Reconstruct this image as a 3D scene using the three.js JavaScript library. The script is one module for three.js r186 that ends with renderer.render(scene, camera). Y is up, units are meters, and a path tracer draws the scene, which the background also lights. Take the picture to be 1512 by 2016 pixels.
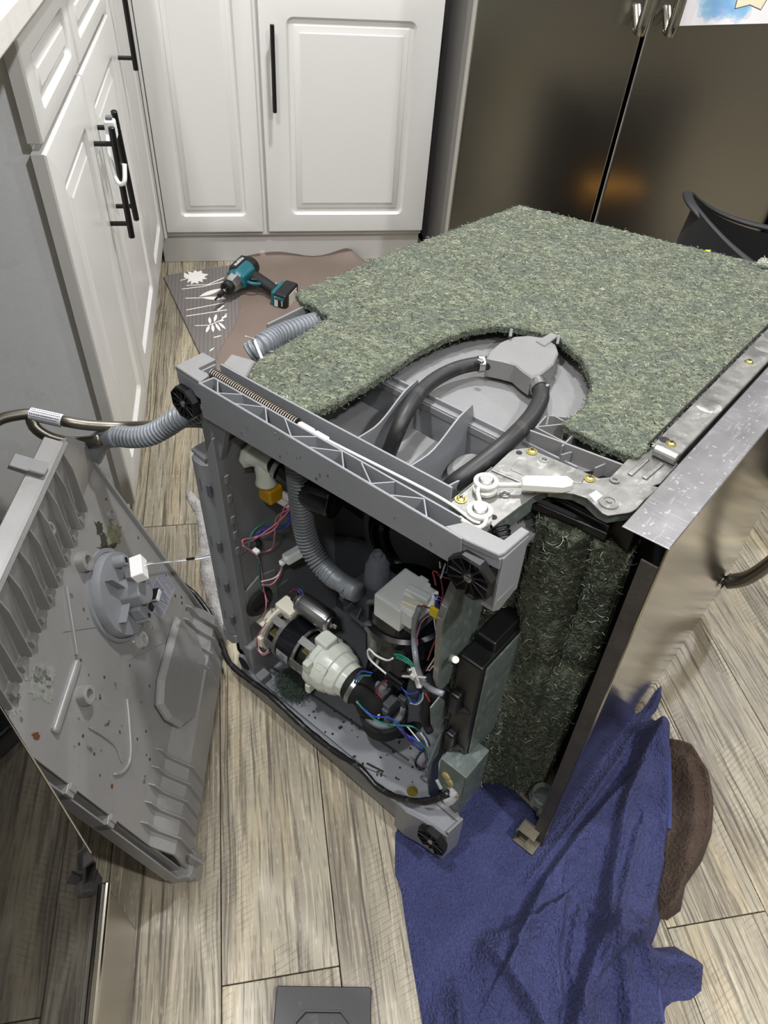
import * as THREE from 'three';
import { RoundedBoxGeometry } from 'three/addons/geometries/RoundedBoxGeometry.js';
import { mergeGeometries, toCreasedNormals } from 'three/addons/utils/BufferGeometryUtils.js';
import { RectAreaLightUniformsLib } from 'three/addons/lights/RectAreaLightUniformsLib.js';

// ---------------------------------------------------------------- camera, light, exposure
const scene = new THREE.Scene();
scene.background = new THREE.Color(0x0b0b0c);
const camera = new THREE.PerspectiveCamera(71.04, 1512 / 2016, 0.02, 30);
{
  const m = new THREE.Matrix4().makeBasis(
    new THREE.Vector3(0.98468055, 0.06429695, 0.16208061),
    new THREE.Vector3(0.07076284, 0.70219392, -0.70846053),
    new THREE.Vector3(-0.15936387, 0.70907658, 0.68688686));
  camera.quaternion.setFromRotationMatrix(m);
  camera.position.set(0, 1.15, 0);
}
scene.add(camera);
RectAreaLightUniformsLib.init();
const renderer = new THREE.WebGLRenderer({ antialias: true });
renderer.toneMapping = THREE.LinearToneMapping;
renderer.toneMappingExposure = 3.8;
renderer.shadowMap.enabled = true;
const CEIL = 2.42;
// recessed ceiling lamps: x, z, brightness, where
const LAMPS = [[0.4, -1.5, 300, 'in front of the back-wall cabinets'], [0.88, 0.38, 270, 'over the navy towel'], [2.3, -1.62, 220, 'right of the refrigerator'], [-0.42, -0.42, 190, 'over the left countertop'], [-0.25, 0.75, 110, 'over the range'], [2.2, 0.3, 70, 'far right of the dishwasher door']];

// ---------------------------------------------------------------- helpers
function rng(seed) { let a = seed >>> 0; return () => { a = (a + 0x6D2B79F5) | 0; let t = Math.imul(a ^ (a >>> 15), 1 | a); t = (t + Math.imul(t ^ (t >>> 7), 61 | t)) ^ t; return ((t ^ (t >>> 14)) >>> 0) / 4294967296; }; }
const v3 = (p) => p.isVector3 ? p : new THREE.Vector3(p[0], p[1], p[2]);
const taken = {};
function numbered(n) { const k = taken[n] = (taken[n] ?? -1) + 1; return k ? `${n}_${String(k).padStart(3, '0')}` : n; }
function clean(g) {
  g = g.index ? g.toNonIndexed() : g;
  for (const k of Object.keys(g.attributes)) if (!['position', 'normal', 'uv'].includes(k)) g.deleteAttribute(k);
  return g;
}
function boxUV(g) {                              // metre-true uv from the dominant normal
  const p = g.attributes.position, n = g.attributes.normal, uv = new Float32Array(p.count * 2);
  for (let i = 0; i < p.count; i += 3) {
    let ax = 0, ay = 0, az = 0;
    for (let k = i; k < i + 3 && k < p.count; k++) { ax += n.getX(k); ay += n.getY(k); az += n.getZ(k); }
    ax = Math.abs(ax); ay = Math.abs(ay); az = Math.abs(az);
    for (let k = i; k < i + 3 && k < p.count; k++) {
      const x = p.getX(k), y = p.getY(k), z = p.getZ(k);
      if (ay >= ax && ay >= az) { uv[2 * k] = x; uv[2 * k + 1] = z; } else if (ax >= az) { uv[2 * k] = z; uv[2 * k + 1] = y; } else { uv[2 * k] = x; uv[2 * k + 1] = y; }
    }
  }
  g.setAttribute('uv', new THREE.BufferAttribute(uv, 2));
  return g;
}
function join(gs) {
  if (!Array.isArray(gs)) gs = [gs];
  if (gs.length === 1 && gs[0].userData.keep) return gs[0];
  gs = gs.map((g) => g.userData.keep ? clean(g) : boxUV(clean(g)));
  return gs.length === 1 ? gs[0] : mergeGeometries(gs);
}
function mesh(name, gs, mat, parent, label) {
  const o = new THREE.Mesh(join(gs), mat);
  o.name = (!parent || parent === scene) ? numbered(name) : name;
  o.castShadow = o.receiveShadow = true;
  if (label) o.userData.label = label;
  (parent ?? scene).add(o);
  return o;
}
function tag(o, label, category, group) { o.userData.label = label; o.userData.category = category; if (group) o.userData.group = group; return o; }
function thing(name, label, category, group) { const o = new THREE.Group(); o.name = numbered(name); scene.add(o); return tag(o, label, category, group); }
function struct(name, gs, mat) { const o = mesh(name, gs, mat); o.userData.kind = 'structure'; return o; }
function box(x0, y0, z0, x1, y1, z1, r = 0.0015) {
  const w = Math.abs(x1 - x0), h = Math.abs(y1 - y0), d = Math.abs(z1 - z0);
  r = Math.min(r, w * 0.45, h * 0.45, d * 0.45);
  const g = r > 2e-4 ? new RoundedBoxGeometry(w, h, d, 1, r) : new THREE.BoxGeometry(w, h, d);
  return g.translate((x0 + x1) / 2, (y0 + y1) / 2, (z0 + z1) / 2);
}
// a beam of section w x h from p to q; h runs along "up"
function bar(p, q, w, h, up = [0, 1, 0], r = 0.0006) {
  p = v3(p); q = v3(q); const z = q.clone().sub(p), len = z.length(); z.normalize();
  let u = v3(up).clone(); u.addScaledVector(z, -u.dot(z)).normalize();
  const x = new THREE.Vector3().crossVectors(u, z);
  r = Math.min(r, w * 0.45, h * 0.45);
  const g = r > 2e-4 ? new RoundedBoxGeometry(w, h, len, 1, r) : new THREE.BoxGeometry(w, h, len);
  return g.applyMatrix4(new THREE.Matrix4().makeBasis(x, u, z).setPosition(p.clone().add(q).multiplyScalar(0.5)));
}
// thin upright wall through a list of [x, z] points, from y0 to y1 (local axes)
function fence(pts, y0, y1, t) {
  const out = [];
  for (let i = 0; i + 1 < pts.length; i++) { const a = pts[i], b = pts[i + 1], ym = (y0 + y1) / 2; out.push(bar([a[0], ym, a[1]], [b[0], ym, b[1]], t, y1 - y0, [0, 1, 0], t * 0.3)); }
  return out;
}
function shapeOf(pts, holes = []) {
  const s = new THREE.Shape(pts.map((p) => new THREE.Vector2(p[0], p[1])));
  for (const h of holes) s.holes.push(new THREE.Path(h.map((p) => new THREE.Vector2(p[0], p[1]))));
  return s;
}
// extruded outline; axis x takes [y, z], axis y takes [x, z], axis z takes [x, y]
function prism(axis, pts, lo, hi, bevel = 0, holes = [], smooth = 0) {
  const f = (P) => axis === 'y' ? P.map((p) => [p[0], -p[1]]) : P;
  if (bevel) bevel = Math.min(bevel, (hi - lo) * 0.45);
  const g0 = new THREE.ExtrudeGeometry(shapeOf(f(pts), holes.map(f)), { depth: hi - lo - 2 * bevel, bevelEnabled: bevel > 0, bevelThickness: bevel, bevelSize: bevel, bevelOffset: -bevel, bevelSegments: 1, curveSegments: 12 });
  g0.translate(0, 0, lo + bevel);
  if (axis === 'y') g0.rotateX(-Math.PI / 2);
  if (axis === 'x') { const m = new THREE.Matrix4().set(0, 0, 1, 0, 1, 0, 0, 0, 0, 1, 0, 0, 0, 0, 0, 1); g0.applyMatrix4(m); }
  return smooth ? toCreasedNormals(clean(g0), smooth) : g0;
}
function circle(cx, cy, r, n = 24, a0 = 0, ry = r) { return Array.from({ length: n }, (_, i) => { const a = a0 + i / n * Math.PI * 2; return [cx + r * Math.cos(a), cy + ry * Math.sin(a)]; }); }
function rrect(x0, y0, x1, y1, r, n = 4) {
  const o = []; for (const [cx, cy, a] of [[x1 - r, y1 - r, 0], [x0 + r, y1 - r, 1], [x0 + r, y0 + r, 2], [x1 - r, y0 + r, 3]]) for (let i = 0; i <= n; i++) { const t = (a + i / n) * Math.PI / 2; o.push([cx + r * Math.cos(t), cy + r * Math.sin(t)]); }
  return o;
}
// turned body: profile [[radius, t], ...] with t in metres from a towards direction d
function turn(profile, a, d, n = 24) {
  const g = new THREE.LatheGeometry(profile.map((p) => new THREE.Vector2(Math.max(p[0], 1e-5), p[1])), n);
  const q = new THREE.Quaternion().setFromUnitVectors(new THREE.Vector3(0, 1, 0), v3(d).clone().normalize());
  return toCreasedNormals(clean(g), 0.6).applyQuaternion(q).translate(...v3(a).toArray());
}
const rod = (p, q, r, n = 16, c = r * 0.15) => { const d = v3(q).clone().sub(v3(p)), l = d.length(); return turn([[0, 0], [r - c, 0], [r, c], [r, l - c], [r - c, l], [0, l]], p, d, n); };
// tube along a spline; r may be a function of (length along, fraction); e squashes the section along "up"
function sweep(pts, r, o = {}) {
  const { n = 10, step = 0.006, up = null, e = 1, cap = true, tension = 0.5 } = o;
  const c = new THREE.CatmullRomCurve3(pts.map(v3), false, 'catmullrom', tension); c.arcLengthDivisions = 400;
  const len = c.getLength(), seg = Math.max(2, Math.round(len / step)), fr = c.computeFrenetFrames(seg, false), rf = typeof r === 'function' ? r : () => r;
  const pos = [], uv = [], idx = [], P = new THREE.Vector3(), N = new THREE.Vector3(), B = new THREE.Vector3();
  for (let i = 0; i <= seg; i++) {
    const t = i / seg; c.getPointAt(t, P); const R = rf(t * len, t);
    N.copy(fr.normals[i]); B.copy(fr.binormals[i]);
    if (up) { const T = fr.tangents[i]; N.copy(v3(up)).addScaledVector(T, -v3(up).dot(T)).normalize(); B.crossVectors(T, N); }
    for (let k = 0; k <= n; k++) { const a = k / n * Math.PI * 2, ca = Math.cos(a) * R * e, sa = Math.sin(a) * R; pos.push(P.x + N.x * ca + B.x * sa, P.y + N.y * ca + B.y * sa, P.z + N.z * ca + B.z * sa); uv.push(a * R, t * len); }
  }
  for (let i = 0; i < seg; i++) for (let k = 0; k < n; k++) { const a = i * (n + 1) + k, b = a + n + 1; idx.push(a, a + 1, b, b, a + 1, b + 1); }
  if (cap) for (const i of [0, seg]) { const s = i * (n + 1); for (let k = 1; k + 1 < n; k++) i ? idx.push(s, s + k, s + k + 1) : idx.push(s, s + k + 1, s + k); }
  const g = new THREE.BufferGeometry();
  g.setAttribute('position', new THREE.Float32BufferAttribute(pos, 3)); g.setAttribute('uv', new THREE.Float32BufferAttribute(uv, 2)); g.setIndex(idx); g.computeVertexNormals();
  for (let i = 0; i <= seg; i++) { const a = i * (n + 1), b = a + n, A = g.attributes.normal; const x = A.getX(a) + A.getX(b), y = A.getY(a) + A.getY(b), z = A.getZ(a) + A.getZ(b), l = Math.hypot(x, y, z) || 1; A.setXYZ(a, x / l, y / l, z / l); A.setXYZ(b, x / l, y / l, z / l); }
  g.userData.keep = true; return g;
}
const corrugated = (pts, R, pitch, depth, o = {}) => sweep(pts, (s, t) => R - depth * Math.pow(0.5 + 0.5 * Math.cos(s / pitch * Math.PI * 2), 1.6), { n: 20, step: pitch / 8, ...o });
function coil(a, b, R, w, turns) {
  a = v3(a); b = v3(b); const d = b.clone().sub(a), L = d.length(); d.normalize();
  const u = Math.abs(d.y) < 0.9 ? new THREE.Vector3(0, 1, 0) : new THREE.Vector3(1, 0, 0), x = new THREE.Vector3().crossVectors(d, u).normalize(), y = new THREE.Vector3().crossVectors(d, x), pts = [];
  for (let i = 0; i <= turns * 14; i++) { const t = i / (turns * 14), an = i / 14 * Math.PI * 2; pts.push(a.clone().addScaledVector(d, t * L).addScaledVector(x, R * Math.cos(an)).addScaledVector(y, R * Math.sin(an))); }
  const n = 5, pos = [], idx = [];
  pts.forEach((p, i) => { const T = pts[Math.min(i + 1, pts.length - 1)].clone().sub(pts[Math.max(i - 1, 0)]).normalize(), an = i / 14 * Math.PI * 2, N = x.clone().multiplyScalar(Math.cos(an)).addScaledVector(y, Math.sin(an)), B = new THREE.Vector3().crossVectors(T, N); for (let k = 0; k < n; k++) { const q = k / n * Math.PI * 2; pos.push(...p.clone().addScaledVector(N, w * Math.cos(q)).addScaledVector(B, w * Math.sin(q)).toArray()); } });
  for (let i = 0; i + 1 < pts.length; i++) for (let k = 0; k < n; k++) { const A = i * n + k, Bq = i * n + (k + 1) % n; idx.push(A, A + n, Bq, Bq, A + n, Bq + n); }
  const g = new THREE.BufferGeometry(); g.setAttribute('position', new THREE.Float32BufferAttribute(pos, 3)); g.setIndex(idx); g.computeVertexNormals(); return g;
}
// parametric sheet; f(u, v) -> [x, y, z]
function sheet(nu, nv, f, o = {}) {
  const pos = [], uv = [], idx = [];
  for (let j = 0; j <= nv; j++) for (let i = 0; i <= nu; i++) { const p = f(i / nu, j / nv); pos.push(p[0], p[1], p[2]); uv.push(...(o.uv ? o.uv(i / nu, j / nv, p) : [i / nu, j / nv])); }
  for (let j = 0; j < nv; j++) for (let i = 0; i < nu; i++) { const a = j * (nu + 1) + i, b = a + nu + 1; o.flip ? idx.push(a, b, a + 1, b, b + 1, a + 1) : idx.push(a, a + 1, b, b, a + 1, b + 1); }
  const g = new THREE.BufferGeometry(); g.setAttribute('position', new THREE.Float32BufferAttribute(pos, 3)); g.setAttribute('uv', new THREE.Float32BufferAttribute(uv, 2)); g.setIndex(idx); g.computeVertexNormals(); g.userData.keep = true; return g;
}
// curly hairs scattered over a surface: spot(rand) -> {p, n}
function hairs(count, seed, spot, len, rad, curl = 1.2) {
  const r = rng(seed), pos = [], idx = [], N = new THREE.Vector3(), T = new THREE.Vector3(), B = new THREE.Vector3(), P = new THREE.Vector3();
  for (let h = 0; h < count; h++) {
    const s = spot(r); if (!s) continue; N.copy(v3(s.n)).normalize(); T.set(r() - 0.5, r() - 0.5, r() - 0.5); T.addScaledVector(N, -T.dot(N) * 0.8).normalize(); P.copy(v3(s.p));
    const L = len * (0.35 + r() * r() * 1.3), k = 5, R = rad * (0.6 + 0.8 * r()), bend = (r() - 0.5) * curl * 2, base = pos.length / 3, lift = r() * 0.5;
    for (let i = 0; i <= k; i++) {
      B.crossVectors(N, T).normalize(); const q = R * (i === k || i === 0 ? 0.4 : 1);
      pos.push(P.x + B.x * q, P.y + B.y * q, P.z + B.z * q, P.x - B.x * q, P.y - B.y * q, P.z - B.z * q, P.x + N.x * q * 1.7, P.y + N.y * q * 1.7, P.z + N.z * q * 1.7);
      P.addScaledVector(T, L / k); P.addScaledVector(N, Math.sin(i / k * Math.PI) * lift * L * 0.25 * (i < k / 2 ? 1 : -0.6)); T.addScaledVector(B, bend).normalize();
    }
    for (let i = 0; i < k; i++) for (let e = 0; e < 3; e++) { const a = base + i * 3 + e, b = base + i * 3 + (e + 1) % 3; idx.push(a, b, a + 3, b, b + 3, a + 3); }
  }
  const g = new THREE.BufferGeometry(); g.setAttribute('position', new THREE.Float32BufferAttribute(pos, 3)); g.setIndex(idx); g.computeVertexNormals(); return g;
}

// ---------------------------------------------------------------- textures
function hash(x, y, s) { let h = Math.imul(x, 374761393) ^ Math.imul(y, 668265263) ^ Math.imul(s, 2246822519); h = Math.imul(h ^ (h >>> 13), 1274126177); return ((h ^ (h >>> 16)) >>> 0) / 4294967296; }
function vn(x, y, px, py, s) {                   // tileable value noise
  const x0 = Math.floor(x), y0 = Math.floor(y), fx = x - x0, fy = y - y0, ux = fx * fx * (3 - 2 * fx), uy = fy * fy * (3 - 2 * fy);
  const a = ((x0 % px) + px) % px, b = (a + 1) % px, c = ((y0 % py) + py) % py, d = (c + 1) % py;
  const p = hash(a, c, s), q = hash(b, c, s), r = hash(a, d, s), t = hash(b, d, s);
  return p + (q - p) * ux + (r - p) * uy + (p - q - r + t) * ux * uy;
}
function fbm(u, v, fx, fy, oct, s) { let a = 0, w = 0.5, t = 0; for (let i = 0; i < oct; i++) { a += w * vn(u * fx, v * fy, fx, fy, s + i * 17); t += w; w *= 0.5; fx *= 2; fy *= 2; } return a / t; }
function tex(w, h, su, sv, srgb, fn) {            // su x sv metres per tile
  const d = new Uint8Array(w * h * 4);
  for (let j = 0; j < h; j++) for (let i = 0; i < w; i++) { const c = fn(i / w, j / h, i, j), k = (j * w + i) * 4; for (let e = 0; e < 3; e++) d[k + e] = Math.max(0, Math.min(255, (Array.isArray(c) ? c[e] : c) * 255)); d[k + 3] = 255; }
  const t = new THREE.DataTexture(d, w, h, THREE.RGBAFormat); t.wrapS = t.wrapT = THREE.RepeatWrapping; t.magFilter = THREE.LinearFilter; t.minFilter = THREE.LinearMipmapLinearFilter; t.generateMipmaps = true;
  if (srgb) t.colorSpace = THREE.SRGBColorSpace; t.repeat.set(1 / su, 1 / sv); t.needsUpdate = true; return t;
}
const mix = (a, b, t) => a.map((x, i) => x + (b[i] - x) * t), ss = (a, b, x) => { const t = Math.max(0, Math.min(1, (x - a) / (b - a))); return t * t * (3 - 2 * t); };
const std = (o) => new THREE.MeshStandardMaterial(o), phy = (o) => new THREE.MeshPhysicalMaterial(o);
// small grain shared by plastics and paint
const grainBump = tex(256, 256, 0.05, 0.05, false, (u, v) => 0.7 * fbm(u, v, 64, 64, 2, 3) + 0.3 * fbm(u, v, 8, 8, 2, 9));
function speckled(base, amt, dirt, seed, size = 0.35, n = 512) {   // plastic with dust grain and stains of its own
  return tex(n, n, size, size, true, (u, v, i, j) => { const a = fbm(u, v, 6, 6, 4, seed), b = vn(u * 128, v * 128, 128, 128, seed + 5), c = fbm(u, v, 14, 14, 3, seed + 9); let k = 1 + (a - 0.5) * amt + (b - 0.5) * amt * 0.5; const s = ss(0.66, 0.74, c) * dirt; return base.map((x, e) => x * k * (1 - s) + [0.44, 0.43, 0.40][e] * s); });
}
const G = {};
G.wood = tex(512, 2048, 0.32, 1.28, true, (u, v) => {
  const warp = (fbm(u, v, 4, 4, 3, 71) - 0.5) * 0.045 + (fbm(u, v, 12, 10, 2, 73) - 0.5) * 0.012, uu = u + warp;
  const broad = fbm(uu, v, 5, 3, 4, 11), fine = fbm(uu, v, 110, 14, 3, 23), hair = vn(uu * 256, v * 60, 256, 60, 29), sap = fbm(uu, v, 6, 3, 4, 37), pore = vn(uu * 256, v * 110, 256, 110, 83);
  let c = mix([0.47, 0.445, 0.395], [0.615, 0.595, 0.535], ss(0.25, 0.75, broad));
  c = mix(c, [0.70, 0.655, 0.545], 0.55 * ss(0.55, 0.74, sap));
  c = mix(c, [0.35, 0.325, 0.285], 0.65 * ss(0.54, 0.76, fine));
  c = mix(c, [0.76, 0.735, 0.67], 0.55 * ss(0.58, 0.82, fbm(uu, v, 90, 12, 2, 53)));
  c = mix(c, [0.33, 0.31, 0.275], 0.40 * ss(0.68, 0.95, hair)); c = mix(c, [0.80, 0.78, 0.72], 0.35 * ss(0.72, 0.95, pore));
  c = mix(c, [0.25, 0.23, 0.20], 0.7 * ss(0.72, 0.80, fbm(uu, v, 60, 4, 3, 91)));
  const saw = v * 150 + u * 15 + 1.5 * fbm(u, v, 3, 5, 2, 61), sw = Math.abs(saw - Math.round(saw)), sm = ss(0.45, 0.62, fbm(u, v, 6, 10, 3, 67));
  c = mix(c, [0.30, 0.285, 0.25], 0.2 * sm * ss(0.2, 0.03, sw) * ss(0.35, 0.6, vn(u * 30, v * 150, 30, 150, 77)));
  return c;
});
G.woodBump = tex(512, 2048, 0.32, 1.28, false, (u, v) => { const warp = (fbm(u, v, 4, 4, 3, 71) - 0.5) * 0.045 + (fbm(u, v, 12, 10, 2, 73) - 0.5) * 0.012, uu = u + warp; const saw = v * 150 + u * 15 + 1.5 * fbm(u, v, 3, 5, 2, 61), sw = Math.abs(saw - Math.round(saw)); return 0.6 + 0.3 * fbm(uu, v, 60, 12, 2, 5) - 0.4 * ss(0.54, 0.76, fbm(uu, v, 110, 14, 3, 23)) - 0.2 * ss(0.14, 0.03, sw) * ss(0.45, 0.62, fbm(u, v, 6, 10, 3, 67)); });
G.felt = tex(1024, 1024, 0.22, 0.22, true, (u, v) => {
  const w = (fbm(u, v, 12, 12, 3, 5) - 0.5) * 0.12, a = fbm(u + w, v - w, 26, 60, 4, 101), b = fbm(u + w, v + w, 90, 60, 3, 103), p = fbm(u, v, 7, 7, 3, 107), d = vn(u * 300, v * 300, 300, 300, 109), y = fbm(u - w, v + w, 60, 34, 3, 113);
  let c = mix([0.34, 0.36, 0.30], [0.545, 0.56, 0.485], ss(0.28, 0.72, a * 0.6 + b * 0.4));
  c = mix(c, [0.37, 0.41, 0.40], 0.35 * ss(0.55, 0.7, p)); c = mix(c, [0.66, 0.66, 0.55], 0.5 * ss(0.63, 0.76, y));
  c = mix(c, [0.15, 0.18, 0.14], 0.65 * ss(0.62, 0.78, b)); return c.map((x) => x * (0.86 + 0.28 * d));
});
G.feltBump = tex(1024, 1024, 0.22, 0.22, false, (u, v) => { const w = (fbm(u, v, 12, 12, 3, 5) - 0.5) * 0.12; return 0.5 * fbm(u + w, v - w, 26, 60, 4, 101) + 0.5 * fbm(u + w, v + w, 90, 60, 3, 103); });
G.terry = tex(512, 512, 0.12, 0.12, false, (u, v) => { const w = (fbm(u, v, 9, 9, 3, 31) - 0.5) * 0.05; return 0.5 * vn((u + w) * 64, (v - w) * 40, 64, 40, 33) + 0.3 * fbm(u, v, 110, 110, 2, 35) + 0.3 * fbm(u, v, 9, 9, 2, 39); });
const terryCol = (a, b, s) => tex(512, 512, 0.24, 0.24, true, (u, v) => mix(a, b, 0.5 * fbm(u, v, 5, 5, 4, s) + 0.5 * vn(u * 170, v * 170, 170, 170, s + 2)));
G.brush = tex(512, 512, 0.3, 0.3, false, (u, v) => 0.5 + 0.35 * (fbm(u, v, 3, 220, 2, 41) - 0.5) + 0.35 * (fbm(u, v, 6, 6, 4, 43) - 0.5));
G.galv = tex(512, 512, 0.16, 0.16, true, (u, v) => { const a = fbm(u, v, 10, 10, 4, 51), b = fbm(u, v, 40, 40, 3, 57), s = ss(0.66, 0.76, fbm(u, v, 24, 12, 3, 59)); return mix(mix([0.64, 0.64, 0.63], [0.82, 0.82, 0.80], a * 0.55 + b * 0.45), [0.92, 0.92, 0.90], 0.6 * s); });
G.galvRough = tex(256, 256, 0.16, 0.16, false, (u, v) => 0.55 + 0.5 * (fbm(u, v, 12, 12, 4, 55) - 0.5));
G.scratch = tex(1024, 1024, 0.28, 0.28, true, (u, v) => {
  const a = fbm(u, v, 8, 8, 4, 131); let c = mix([0.47, 0.465, 0.47], [0.66, 0.655, 0.655], a);
  const l1 = ss(0.70, 0.82, fbm(u, v, 14, 230, 2, 133)) * ss(0.45, 0.6, fbm(u, v, 10, 10, 2, 135)), l2 = ss(0.70, 0.82, fbm(u, v, 230, 16, 2, 137)) * ss(0.5, 0.6, fbm(u, v, 12, 12, 2, 139));
  c = mix(c, [0.82, 0.82, 0.82], 0.38 * Math.max(l1, l2)); return mix(c, [0.84, 0.84, 0.84], 0.5 * ss(0.72, 0.78, fbm(u, v, 60, 44, 3, 141)));
});

// ---------------------------------------------------------------- materials
const M = {
  paint: phy({ color: 0xd2d1cc, roughness: 0.34, bumpMap: grainBump, bumpScale: 0.00005, clearcoat: 0.25, clearcoatRoughness: 0.25 }),
  sidePaint: std({ map: speckled([0.91, 0.92, 0.92], 0.04, 0.04, 301, 0.5), roughness: 0.45 }),
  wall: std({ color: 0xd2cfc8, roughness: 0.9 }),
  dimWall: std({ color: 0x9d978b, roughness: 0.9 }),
  ceiling: std({ color: 0xe8e5de, roughness: 0.95 }),
  counter: std({ map: speckled([0.86, 0.85, 0.82], 0.06, 0.05, 311, 0.4), roughness: 0.3 }),
  black: phy({ color: 0x0b0b0c, roughness: 0.38 }),
  blackMatte: std({ color: 0x101011, roughness: 0.75 }),
  white: std({ color: 0xe6e6e2, roughness: 0.45 }),
  plank: phy({ map: G.wood, color: 0xf3efe6, bumpMap: G.woodBump, bumpScale: 0.0009, roughness: 0.42 }),
  gap: std({ color: 0x15130f, roughness: 0.95 }),
  steel: std({ color: 0xa9a59b, metalness: 1, roughness: 0.24, roughnessMap: null, bumpMap: G.brush, bumpScale: 0.00012 }),
  fridgeSteel: std({ color: 0x9c9a94, metalness: 1, roughness: 0.27, bumpMap: G.brush, bumpScale: 0.00010 }),
  fridgeSide: std({ color: 0x6f6d6a, roughness: 0.55 }),
  chrome: std({ color: 0xd8d6d0, metalness: 1, roughness: 0.12 }),
  glassBlack: phy({ color: 0x050506, roughness: 0.03, ior: 1.5, specularIntensity: 0.35 }),
  lamp: std({ color: 0xffffff, emissive: 0xfffdfa, emissiveIntensity: 6 }),
};

// ---------------------------------------------------------------- the room
const X0 = -0.88, X1 = 3.3, ZB = -2.93, ZF = 3.4;
struct('ceiling', box(X0 - 0.1, CEIL, ZB - 0.1, X1 + 0.1, CEIL + 0.1, ZF + 0.1, 0), M.ceiling);
struct('wall_back', box(X0 - 0.1, -0.05, ZB - 0.1, X1 + 0.1, CEIL, ZB, 0), M.wall);
struct('wall_left', box(X0 - 0.1, -0.05, ZB, X0, CEIL, ZF, 0), M.wall);
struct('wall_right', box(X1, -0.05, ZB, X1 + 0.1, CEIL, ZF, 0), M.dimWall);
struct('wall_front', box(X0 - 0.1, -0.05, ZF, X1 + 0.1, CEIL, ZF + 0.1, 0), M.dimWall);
for (const [x, z, I, where] of LAMPS) {
  const t = thing('ceiling_lamp', 'round recessed ceiling lamp ' + where, 'lamp', 'recessed lamps in the ceiling'); t.position.set(x, CEIL, z);
  mesh('trim_ring', turn([[0.062, 0], [0.062, -0.004], [0.085, -0.004], [0.09, 0], [0.09, 0.001]], [0, 0, 0], [0, 1, 0], 32), M.white, t);
  mesh('diffuser', turn([[0, -0.001], [0.062, -0.001], [0.062, 0.0]], [0, 0, 0], [0, 1, 0], 32), M.lamp, t);
  const l = new THREE.RectAreaLight(0xfbfbff, I, 0.11, 0.11); l.position.set(x, CEIL - 0.006, z); l.rotation.x = -Math.PI / 2; scene.add(l);
}
// floor: dark base with a plank for every board
const floorG = new THREE.Group(); floorG.name = 'floor'; floorG.userData.kind = 'structure'; scene.add(floorG);
mesh('underlay', box(X0 - 0.1, -0.05, ZB - 0.1, X1 + 0.1, -0.006, ZF + 0.1, 0), M.gap, floorG);
{
  const r = rng(5), PW = 0.1604, PL = 1.22, geos = [];
  for (let k = 0; k < 12; k++) {
    const g = boxUV(clean(box(-PW / 2 + 0.0006, -0.007, 0.0007, PW / 2 - 0.0006, 0, PL - 0.0007, 0.0009))), uv = g.attributes.uv, a = r() * 3, b = r() * 3, fl = k % 2 ? -1 : 1;
    for (let i = 0; i < uv.count; i++) uv.setXY(i, uv.getX(i) * fl + a, uv.getY(i) * fl + b); g.userData.keep = true; geos.push(g);
  }
  const seam = { '-1': -1.12, '0': -0.247, '4': -0.223, '-2': -0.79 };
  for (let c = -5; c < 21; c++) {
    const x = -0.107 + PW * (c + 0.5), off = seam[c] ?? -r() * PL;
    for (let k = -3; k < 4; k++) { const z = off + k * PL; if (z > ZF || z + PL < ZB) continue; const o = mesh('plank', geos[Math.floor(r() * 12)], M.plank, floorG); o.position.set(x, 0, z); }
  }
}
// ---------------------------------------------------------------- cabinets
// routed door: rectangle rings at an inset (x, y) and a depth; front faces +z
function routedDoor(w, h, t, ix, iy, r0 = 0.02, k = 1) {
  const rings = [[0, 0, -t, 0.001], [0, 0, -0.004, 0.001], [0.0015, 0.0015, -0.001, 0.001], [0.005, 0.005, 0, 0.002], [ix - 0.001, iy - 0.001, 0, r0], [ix + 0.001, iy + 0.001, -0.002, r0], [ix + 0.006 * k, iy + 0.006 * k, -0.0075, r0 * 0.75], [ix + 0.013 * k, iy + 0.013 * k, -0.0085, r0 * 0.35], [ix + 0.018 * k, iy + 0.018 * k, -0.0075, 0.003], [ix + 0.020 * k, iy + 0.020 * k, -0.0055, 0.001], [ix + 0.034 * k, iy + 0.034 * k, -0.0022, 0.0005], [ix + 0.037 * k, iy + 0.037 * k, -0.0005, 0.0005], [ix + 0.040 * k, iy + 0.040 * k, -0.0005, 0.0005]];
  const pos = [], idx = []; let n = 0;
  for (const [a, b, z, rr] of rings) { const R = rrect(-w / 2 + a, -h / 2 + b, w / 2 - a, h / 2 - b, Math.max(rr, 1e-4), 5); n = R.length; for (const p of R) pos.push(p[0], p[1], z); }
  for (let i = 0; i + 1 < rings.length; i++) for (let k2 = 0; k2 < n; k2++) { const a = i * n + k2, b = i * n + (k2 + 1) % n; idx.push(a, b, a + n, b, b + n, a + n); }
  const last = (rings.length - 1) * n; for (let k2 = 1; k2 + 1 < n; k2++) { idx.push(last, last + k2, last + k2 + 1); idx.push(0, k2 + 1, k2); }
  const g = new THREE.BufferGeometry(); g.setAttribute('position', new THREE.Float32BufferAttribute(pos, 3)); g.setIndex(idx);
  return toCreasedNormals(clean(g), 0.35);
}
const onLeft = (g, x, y, z) => g.rotateY(Math.PI / 2).translate(x, y, z);
function pull(parent, p, q, out, posts, r = 0.006) {        // bar handle with two posts
  const h = mesh('handle', [rod(p, q, r, 16, 0.0012), ...posts.map((t) => { const c = v3(p).clone().lerp(v3(q), t); return rod(c.clone().sub(v3(out)).toArray(), c.toArray(), 0.0045, 12, 0.0004); })], M.black, parent, 'black bar handle'); return h;
}
const XF = -0.262, XC = -0.283;
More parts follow.
